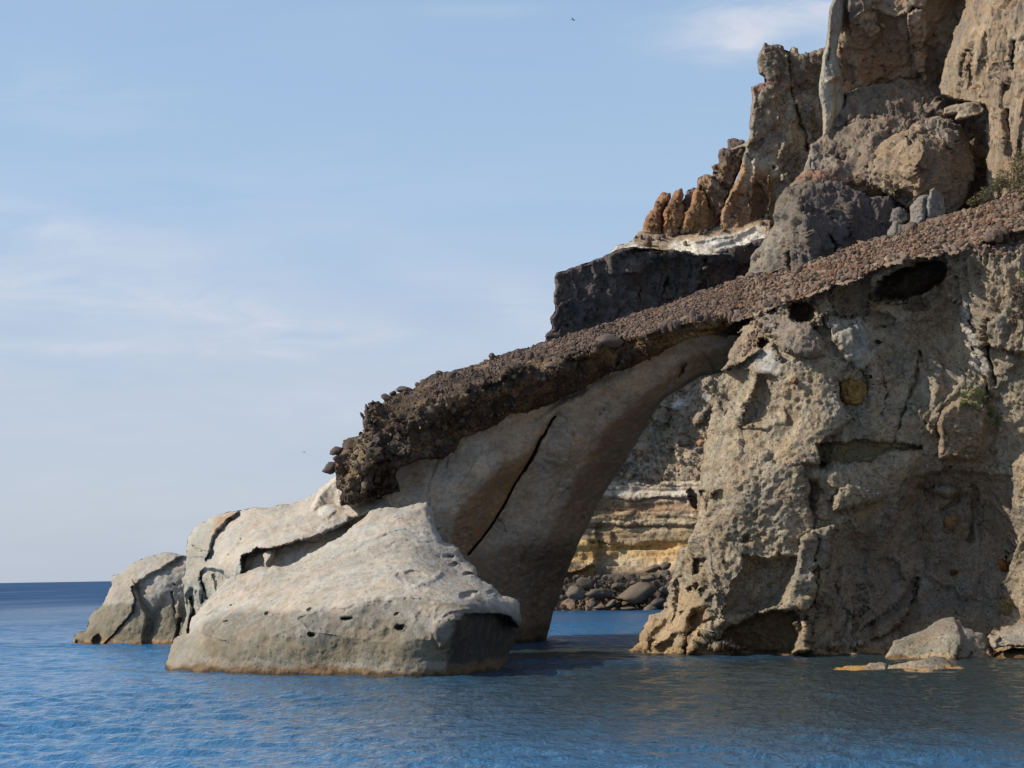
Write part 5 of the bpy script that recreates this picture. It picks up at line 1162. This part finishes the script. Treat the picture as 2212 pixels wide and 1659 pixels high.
# clasts sticking out of the roof layer
ca = np.array(CAPO)
pts = scatter(CAPO, 3000, ("roof_layer",))
rad = rs.uniform(0.04, 0.12, len(pts)) * np.where(rs.random(len(pts)) < 0.06, 2.0, 1.0)
heap("clasts", np.array([q[0] + q[1] * r * 0.1 for q, r in zip(pts, rad)]), rad, stone_colour(rs, len(pts), 0.62), M_STONE, cap)
for i, (x, y, rx, ry, Y, a) in enumerate([(*T3(250, 765)[0], 13, 10, 90.2, 0.2), (*T3(198, 920)[0], 15, 14, 90.4, 0.5), (*T3(262, 838)[0], 9, 9, 90, 0), (*T3(690, 305)[0], 10, 10, 91.2, 0), (*T3(848, 237)[0], 16, 9, 92.6, -0.1),
                                     (*T3(745, 265)[0], 7, 7, 91.8, 0.3), (*T3(1320, 285)[0], 26, 18, 89.3, -0.2), (*T3(1150, 95)[0], 6, 6, 95, 0), (*T3(515, 520)[0], 6, 14, 89.4, 0.2), (*T3(590, 820)[0], 16, 12, 88.0, 0.1), (*T3(480, 460)[0], 7, 4, 89.8, -0.8),
                                     (*T3(1680, 330)[0], 18, 10, 90.6, -0.3), (*T3(560, 410)[0], 6, 6, 89.6, 0.4), (1535, 690, 22, 14, 87.6, -0.2), (1315, 735, 24, 14, 88.8, -0.2), (1190, 790, 12, 8, 89.3, 0.3)]):
    p = at(x, y, Y)
    s = Y / FOC
    o = stone_obj("cobble", p, (rx * s * 1.4, (rx + ry) / 2 * s * 1.4, ry * s * 1.5), M_DARK, i + 2, (0, a, 0.4 * i), cap)
    o.rotation_euler = (0, -a, 0)

# clasts in the conglomerate seen through the arch
pts = scatter(P(1195,800, 1600,780, 1600,1034, 1195,1034), 900, ("bluff",))
rad = rs.uniform(0.08, 0.26, len(pts)) * np.where(rs.random(len(pts)) < 0.06, 2.2, 1.0)
heap("clasts", np.array([q[0] + q[1] * r * 0.1 for q, r in zip(pts, rad)]), rad, stone_colour(rs, len(pts), 1.0) * rs.uniform(.9, 1.7, (len(pts), 1)) * np.array([1.06, 1.0, 0.85]), M_STONE, bluff)
# pebbly crust hanging under the rim of the slope, part of the cliff face
RB = P(1625,690, 1660,655, 1780,612, 1860,586, 1920,560, 2060,534, 2212,482, 2260,470, 2260,540, 2212,548, 2130,560, 2060,560, 1985,562, 1900,590, 1850,612, 1790,650, 1740,660, 1690,690, 1650,740, 1600,770)
pts = scatter(RB, 900, ("face",))
rad = rs.uniform(0.05, 0.15, len(pts))
heap("clasts", np.array([q[0] + q[1] * r * 0.15 for q, r in zip(pts, rad)]), rad, stone_colour(rs, len(pts), 1.15), M_STONE, face)
# boulders heaped on the shore of the cove
CB = [(620, 1243, 52, 32, .25, 'rusty brown boulder on top of the heap in the cove'), (590, 1302, 62, 30, 0, 'flattened brown boulder under the rusty one in the cove'), (688, 1290, 42, 48, .6, 'upright brown boulder beside the cliff foot in the cove'),
      (520, 1400, 125, 72, .3, 'largest dark rounded boulder in the cove heap'), (292, 1395, 88, 44, .15, 'wide grey boulder at the pier end of the cove heap'), (440, 1312, 30, 22, 0, 'small pale grey boulder behind the cove heap'),
      (402, 1348, 34, 24, .2, 'small buff boulder between the two big cove boulders'), (645, 1450, 62, 48, .3, 'blocky boulder at the waterline by the cliff foot'), (368, 1455, 46, 26, .6, 'tilted boulder in front of the wide grey one'),
      (600, 1490, 44, 34, 0, 'low boulder in the water at the end of the cove heap'), (255, 1465, 30, 30, .4, 'small upright boulder in front of the wide grey one'), (690, 1380, 44, 36, 0, 'boulder half hidden behind the cliff foot'),
      (215, 1330, 52, 50, .2, 'dark boulder in the shadow next to the arch pier'), (160, 1390, 60, 55, 0, 'dark block against the arch pier in the cove'), (300, 1480, 40, 20, 0, 'wet stone at the waterline under the wide grey boulder'), (470, 1485, 60, 18, 0, 'low wet ledge stone under the largest cove boulder'),
      (690, 1230, 40, 30, .3, 'pale boulder near the top of the cove heap'), (500, 1330, 26, 16, .2, 'small dark stone above the largest cove boulder')]
for i, (x, y, rx, ry, a, lab) in enumerate(CB):
    x_, y_ = R4(x, y)[0]
    Y = 177.5 + (1500 - y) * 0.014
    s = Y / FOC * 0.358
    o = stone_obj("boulder", at(x_, y_, Y), (rx * s * 1.12, rx * s, ry * s * 1.3), M_COVE, i, (0, -a, 0))
    tag(o, lab, "boulder", "boulders on the cove shore")
cb = obj_random_stone("rusty_boulder", np.array([.24, .14, .07]), np.array([.24, .14, .07]))
pts = [at(*R4(rs.uniform(60, 760), rs.uniform(1290, 1500))[0], 180.0) for _ in range(260)]
heap("shingle", np.array(pts), rs.uniform(0.12, 0.42, len(pts)), stone_colour(rs, len(pts), 0.7), M_STONE, None, "shingle and small stones between the boulders of the cove shore", "shingle")
# stones on the white ledge and in the gully of the far cliff
for i, (x, y, r) in enumerate([(140, 1110, .32), (210, 1120, .5), (200, 1170, .65), (290, 1130, .4), (330, 1105, .35), (400, 1090, .5), (450, 1070, .3), (95, 1105, .25), (660, 1075, .4), (700, 1060, .3), (860, 1045, .3), (520, 1170, .35), (1180, 985, .35)]):
    h = on("ledge", *U1(x, y)[0])
    if h:
        o = stone_obj("stone", h[0] + h[1] * r * 0.4, r, M_RED, i, tuple(rs.uniform(0, 6, 3)))
        tag(o, "brown stone lying on the white ledge below the orange pinnacles", "stone", "stones on the white ledge")
GP = U3(480,700, 700,560, 700,330, 1050,330, 1500,230, 1560,330, 1230,470, 1000,600, 900,800)
for i, (p, nr, x, y, k) in enumerate(scatter(GP, 46, ("gully",))):
    r = float(rs.uniform(.15, .5))
    o = stone_obj("stone", p + nr * r * 0.3, r, M_COVE if i % 2 else M_RED, i, tuple(rs.uniform(0, 6, 3)))
    tag(o, "stone scattered on the gravelly gully slope under the tall cliff wall", "stone", "stones on the gully slope")

# ------------------------------------------------------------------ plants
def leaf_mat(name, c1, c2):
    m, t, b = new_mat(name)
    a = N(t, 'ShaderNodeAttribute', attribute_name="Col")
    t.links.new(a.outputs['Color'], b.inputs['Base Color'])
    b.inputs['Roughness'].default_value = 0.7
    b.inputs['Specular IOR Level'].default_value = 0.2
    return m
M_LEAF = leaf_mat("leaf", 0, 0)
M_TWIG = leaf_mat("twig", 0, 0)
def plant(name, blobs, key, n, size, c1, c2, label, cat, hang=0.0):
    """leaf-sized faces on thin twigs growing out of the rock under each blob"""
    LV, LF, LC, TV, TF = [], [], [], [], []
    r = np.random.default_rng(n + 7)
    root = None
    for (x, y, rx, ry) in blobs:
        h = None
        for dy in range(0, 160, 3):
            h = on(key, x, y + ry * 0.5 + dy)
            if h is not None:
                break
        p0, nr = h
        s = p0[1] / FOC
        base = p0 - nr * 0.02
        if root is None:
            root = base
        c0 = at(x, y, p0[1] - rx * s * 0.5)
        m = int(n / len(blobs))
        for t in range(max(6, m // 14)):
            d = r.normal(size=3); d /= np.linalg.norm(d)
            tip = c0 + d * np.array([rx, rx * 0.7, ry]) * s * 0.8
            q = r.normal(size=3) * 0.01
            b0 = base + r.normal(size=3) * np.array([rx * .3, .1, ry * .2]) * s
            k = len(TV)
            TV += [b0 + q, b0 - q, tip]
            TF.append((k, k + 1, k + 2))
        for t in range(m):
            d = r.normal(size=3); d /= np.linalg.norm(d)
            rr = r.uniform(0.2, 1.0) ** 0.5 * (1 + 0.25 * math.sin(5 * d[0] + 3 * d[2] + x))
            c = c0 + d * np.array([rx, rx * 0.7, ry]) * s * rr
            u = r.normal(size=3); u /= np.linalg.norm(u)
            u[2] = abs(u[2]) * (1 - 2 * hang)
            w = np.cross(u, r.normal(size=3)); w /= np.linalg.norm(w)
            L = size * r.uniform(0.6, 1.4)
            k = len(LV)
            LV += [c - u * L, c + w * L * 0.35, c + u * L, c - w * L * 0.35]
            LF.append((k, k + 1, k + 2, k + 3))
            f = r.random()
            LC += [np.asarray(c1) * (1 - f) + np.asarray(c2) * f] * 4
    e = empty(name, tuple(float(q) for q in root), label, cat)
    mesh_obj("foliage", np.array(LV), np.array(LF), M_LEAF, e, np.array(LC), smooth=False)
    mesh_obj("stems", np.array(TV), np.array(TF), M_TWIG, e, np.tile(np.array([.10, .075, .05]), (len(TV), 1)), smooth=False)
    return e
plant("cliff_plant", [(*T7(1720, 1250)[0], 22, 12), (*T7(1810, 1230)[0], 20, 14), (*T7(1880, 1290)[0], 14, 20), (*T7(1690, 1320)[0], 10, 10), (*T7(1930, 1400)[0], 10, 22), (*T7(1990, 1480)[0], 8, 16), (*T7(1780, 1330)[0], 12, 12)], "face", 1500, 0.045,
      (.10, .15, .03), (.16, .19, .05), "bright green plant trailing over the bulging block on the cliff face", "plant", 0.4)
plant("dry_bush", [(*T7(2140, 370)[0], 20, 22), (*T7(2190, 330)[0], 18, 22), (*T7(2180, 450)[0], 16, 14), (*T7(2140, 590)[0], 18, 14), (*T7(2195, 550)[0], 14, 18)], "face", 1500, 0.05, (.12, .085, .065), (.17, .125, .09),
      "dry brown bush clinging to the fluted upper part of the near cliff", "bush")
plant("small_plant", [(*T7(2195, 215)[0], 8, 9)], "face", 120, 0.045, (.10, .15, .03), (.15, .18, .05), "little green tuft just above the dry brown bush", "plant")
plant("small_plant", [(*T7(2085, 520)[0], 7, 7)], "face", 90, 0.04, (.08, .11, .03), (.12, .14, .04), "tiny green tuft at the lower side of the dry brown bush", "plant")
plant("low_shrub", [(*T7(350, 250)[0], 22, 7), (*T7(300, 280)[0], 14, 5), (*T7(420, 220)[0], 12, 5)], "scree_slope", 500, 0.045, (.095, .085, .035), (.15, .13, .06), "olive cushion shrub on the rubble above the small cave hole", "shrub")
plant("low_shrub", [(*T7(700, 110)[0], 14, 5), (*T7(770, 80)[0], 9, 4)], "scree_slope", 300, 0.045, (.095, .085, .035), (.15, .13, .06), "olive cushion shrub on the rubble above the big cave, beside the red-brown tuft", "shrub")
plant("low_shrub", [(*T7(545, 150)[0], 13, 8)], "scree_slope", 250, 0.045, (.14, .08, .06), (.2, .13, .09), "red-brown dry tuft between the two olive cushion shrubs", "shrub")
plant("hillside_shrub", [(2185, 385, 30, 30), (2205, 350, 24, 26), (2160, 395, 20, 18)], "scree_slope", 2200, 0.06, (.10, .085, .035), (.17, .14, .06), "tallest olive shrub in the thicket against the streaked buttress", "shrub")
plant("hillside_shrub", [(2130, 420, 22, 14), (2105, 434, 16, 9)], "scree_slope", 900, 0.055, (.11, .095, .04), (.17, .15, .065), "low olive shrub at the foot of the thicket, above the rubble", "shrub")
plant("hillside_shrub", [(2215, 412, 26, 22), (2250, 390, 30, 30)], "scree_slope", 900, 0.06, (.085, .075, .03), (.15, .125, .055), "dark olive shrub cut by the right edge, in front of the thicket", "shrub")

# ------------------------------------------------------------------ birds
M_BIRD = leaf_mat("feathers", 0, 0)
def bird(x, y, Y, span, roll, yaw, col, label):
    rings = [(-.5, .0), (-.42, .05), (-.2, .10), (.05, .125), (.3, .10), (.42, .07), (.52, .065), (.6, .02), (.66, .0)]
    V, F = [], []
    for (u, r) in rings:
        for k in range(10):
            a = 2 * math.pi * k / 10
            V.append((u, r * math.cos(a), r * 0.9 * math.sin(a) + (0.03 if u > .4 else 0)))
    for i in range(len(rings) - 1):
        for k in range(10):
            F.append((i * 10 + k, i * 10 + (k + 1) % 10, (i + 1) * 10 + (k + 1) % 10, (i + 1) * 10 + k))
    wing = [(.0, .14, .26), (.35, .2, .28), (.7, .12, .22), (1.0, -.08, .03)]
    for sgn in (1, -1):
        for (t, lead, ch) in wing:
            yy, zz = sgn * (0.06 + t * 1.05), 0.05 + 0.42 * t - 0.25 * t * t
            for dz in (0.018 * (1 - t) + 0.004, -0.018 * (1 - t) - 0.004):
                V += [(lead, yy, zz + dz), (lead - ch, yy, zz + dz - .02)]
        b = len(V) - 16
        for i in range(3):
            o_, q = b + 4 * i, b + 4 * (i + 1)
            F += [(o_, q, q + 1, o_ + 1), (o_ + 2, o_ + 3, q + 3, q + 2), (o_, o_ + 2, q + 2, q), (o_ + 1, q + 1, q + 3, o_ + 3)]
    b = len(V)
    V += [(-.4, .05, .01), (-.4, -.05, .01), (-.78, -.13, .0), (-.78, .13, .0), (-.4, .05, -.01), (-.4, -.05, -.01), (-.78, -.13, -.012), (-.78, .13, -.012)]
    F += [(b, b + 1, b + 2, b + 3), (b + 4, b + 7, b + 6, b + 5), (b + 2, b + 6, b + 7, b + 3)]
    M = np.array(Matrix.Rotation(yaw, 3, 'Z') @ Matrix.Rotation(roll, 3, 'X'))
    V = np.array(V) * span / 2.2 @ M.T + at(x, y, Y)
    o = mesh_obj("bird", V, np.array(F), M_BIRD, None, np.tile(np.array(col), (len(V), 1)))
    return tag(o, label, "bird", None)
bird(1238, 43, 150, 0.62, 0.75, 0.5, (.012, .012, .014), "small dark bird flying high in the blue sky left of the cliff top")
bird(657, 977, 260, 0.95, 0.1, 1.2, (.2, .2, .2), "distant pale gull low in the sky left of the arch")

# ------------------------------------------------------------------ sea
def sea():
    Yr = [14.0]
    while Yr[-1] < 240:
        Yr.append(Yr[-1] + max(0.07, Yr[-1] * 0.0021))
    while Yr[-1] < 14000:
        Yr.append(Yr[-1] * 1.03)
    Yr = np.array(Yr)
    ang = np.concatenate([np.linspace(-1.0, -0.34, 40)[:-1], np.linspace(-0.34, 0.34, 520), np.linspace(0.34, 1.0, 40)[1:]])
    Yg, A = np.meshgrid(Yr, ang, indexing='ij')
    X = Yg * A
    Z = np.zeros(X.shape)
    r = np.random.default_rng(3)
    fade = np.clip((320 - Yg) / 200, 0, 1)
    for k in range(54):
        lam = 0.2 * (2.2 / 0.2) ** r.random()
        th = r.normal(1.25, 0.55)               # travel direction, mostly towards the shore
        kx, ky = math.cos(th) * 2 * math.pi / lam, math.sin(th) * 2 * math.pi / lam
        a = 0.0075 * lam ** 0.9
        ph = r.uniform(0, 6.28)
        ok = np.clip((lam / (Yg * 0.0021 + 0.02) - 2.2) / 3, 0, 1)
        w = np.sin(kx * X + ky * Yg + ph + 0.8 * np.sin(0.21 * X + 0.13 * Yg + k))
        Z += a * w * ok * fade
    gust = 0.75 + 0.5 * perlin(np.stack([X.ravel() / 14, Yg.ravel() / 30, np.zeros(X.size)], 1), 4).reshape(X.shape)
    Z *= np.clip(gust, 0.35, 1.3)
    V = np.stack([X, Yg, Z], -1).reshape(-1, 3)
    n0, n1 = X.shape
    ix = np.arange(n0 * n1).reshape(n0, n1)
    F = np.stack([ix[:-1, :-1], ix[:-1, 1:], ix[1:, 1:], ix[1:, :-1]], -1).reshape(-1, 4)
    m, t, b = new_mat("sea_water")
    g = N(t, 'ShaderNodeNewGeometry')
    mp = N(t, 'ShaderNodeMapping')
    mp.inputs['Scale'].default_value = (1, 1, 1)
    t.links.new(g.outputs['Position'], mp.inputs['Vector'])
    v = mp.outputs['Vector']
    deep = noise(t, v, 0.03, 3, 0.5)
    c = ramp(t, deep, [(0.3, (.024, .138, .29)), (0.7, (.038, .182, .37))])
    dv = N(t, 'ShaderNodeVectorMath', operation='LENGTH')
    t.links.new(g.outputs['Position'], dv.inputs[0])
    dm = N(t, 'ShaderNodeMapRange', interpolation_type='SMOOTHSTEP')      # the bottom drops away offshore
    dm.inputs['From Min'].default_value = 45
    dm.inputs['From Max'].default_value = 260
    t.links.new(dv.outputs['Value'], dm.inputs['Value'])
    c = mixc(t, 'MIX', dm.outputs[0], c, (.005, .050, .135))
    # shallow bottom plus painted cliff reflection, off the near cliff and around the pier
    def near(cx, cy, r0, r1):
        vm = N(t, 'ShaderNodeVectorMath', operation='DISTANCE')
        t.links.new(g.outputs['Position'], vm.inputs[0])
        vm.inputs[1].default_value = (cx, cy, 0)
        mr = N(t, 'ShaderNodeMapRange', interpolation_type='SMOOTHSTEP')
        mr.inputs['From Min'].default_value = r0
        mr.inputs['From Max'].default_value = r1
        mr.inputs['To Min'].default_value = 1.0
        mr.inputs['To Max'].default_value = 0.0
        t.links.new(vm.outputs['Value'], mr.inputs['Value'])
        return mr.outputs[0]
    sh = N(t, 'ShaderNodeMath', operation='MAXIMUM')
    t.links.new(near(20, 58, 16, 40), sh.inputs[0])
    t.links.new(near(4, 84, 3, 14), sh.inputs[1])
    shm = N(t, 'ShaderNodeMath', operation='MULTIPLY')
    t.links.new(sh.outputs[0], shm.inputs[0])
    shm.inputs[1].default_value = 0.96
    c = mixc(t, 'MIX', shm.outputs[0], c, (.024, .031, .025))
    t.links.new(c, b.inputs['Base Color'])
    vl = N(t, 'ShaderNodeVectorMath', operation='LENGTH')
    t.links.new(g.outputs['Position'], vl.inputs[0])
    rr = N(t, 'ShaderNodeMapRange')                 # waves too small to model offshore become roughness
    rr.inputs['From Min'].default_value = 60
    rr.inputs['From Max'].default_value = 420
    rr.inputs['To Min'].default_value = 0.07
    rr.inputs['To Max'].default_value = 0.6
    t.links.new(vl.outputs['Value'], rr.inputs['Value'])
    mp3 = N(t, 'ShaderNodeMapping')
    mp3.inputs['Scale'].default_value = (0.02, 0.006, 1)
    t.links.new(g.outputs['Position'], mp3.inputs['Vector'])
    gst = N(t, 'ShaderNodeMath', operation='MULTIPLY')
    t.links.new(rr.outputs[0], gst.inputs[0])
    t.links.new(ramp(t, noise(t, mp3.outputs['Vector'], 1.0, 4, 0.6), [(0.3, 0.6), (0.7, 1.4)]), gst.inputs[1])
    t.links.new(gst.outputs[0], b.inputs['Roughness'])
    b.inputs['IOR'].default_value = 1.333
    bp = N(t, 'ShaderNodeBump')
    bp.inputs['Strength'].default_value = 1.0
    bp.inputs['Distance'].default_value = 0.14
    mp2 = N(t, 'ShaderNodeMapping')
    mp2.inputs['Scale'].default_value = (1.0, 0.8, 1)
    mp2.inputs['Rotation'].default_value = (0, 0, 0.3)
    t.links.new(g.outputs['Position'], mp2.inputs['Vector'])
    hgt = mixc(t, 'ADD', 0.3, noise(t, mp2.outputs['Vector'], 2.2, 4, 0.66), noise(t, mp2.outputs['Vector'], 7.5, 3, 0.6))
    t.links.new(hgt, bp.inputs['Height'])
    t.links.new(bp.outputs[0], b.inputs['Normal'])
    o = mesh_obj("sea", V, F, m, None, None)
    return tag(o, None, None, None, 'structure')
sea()
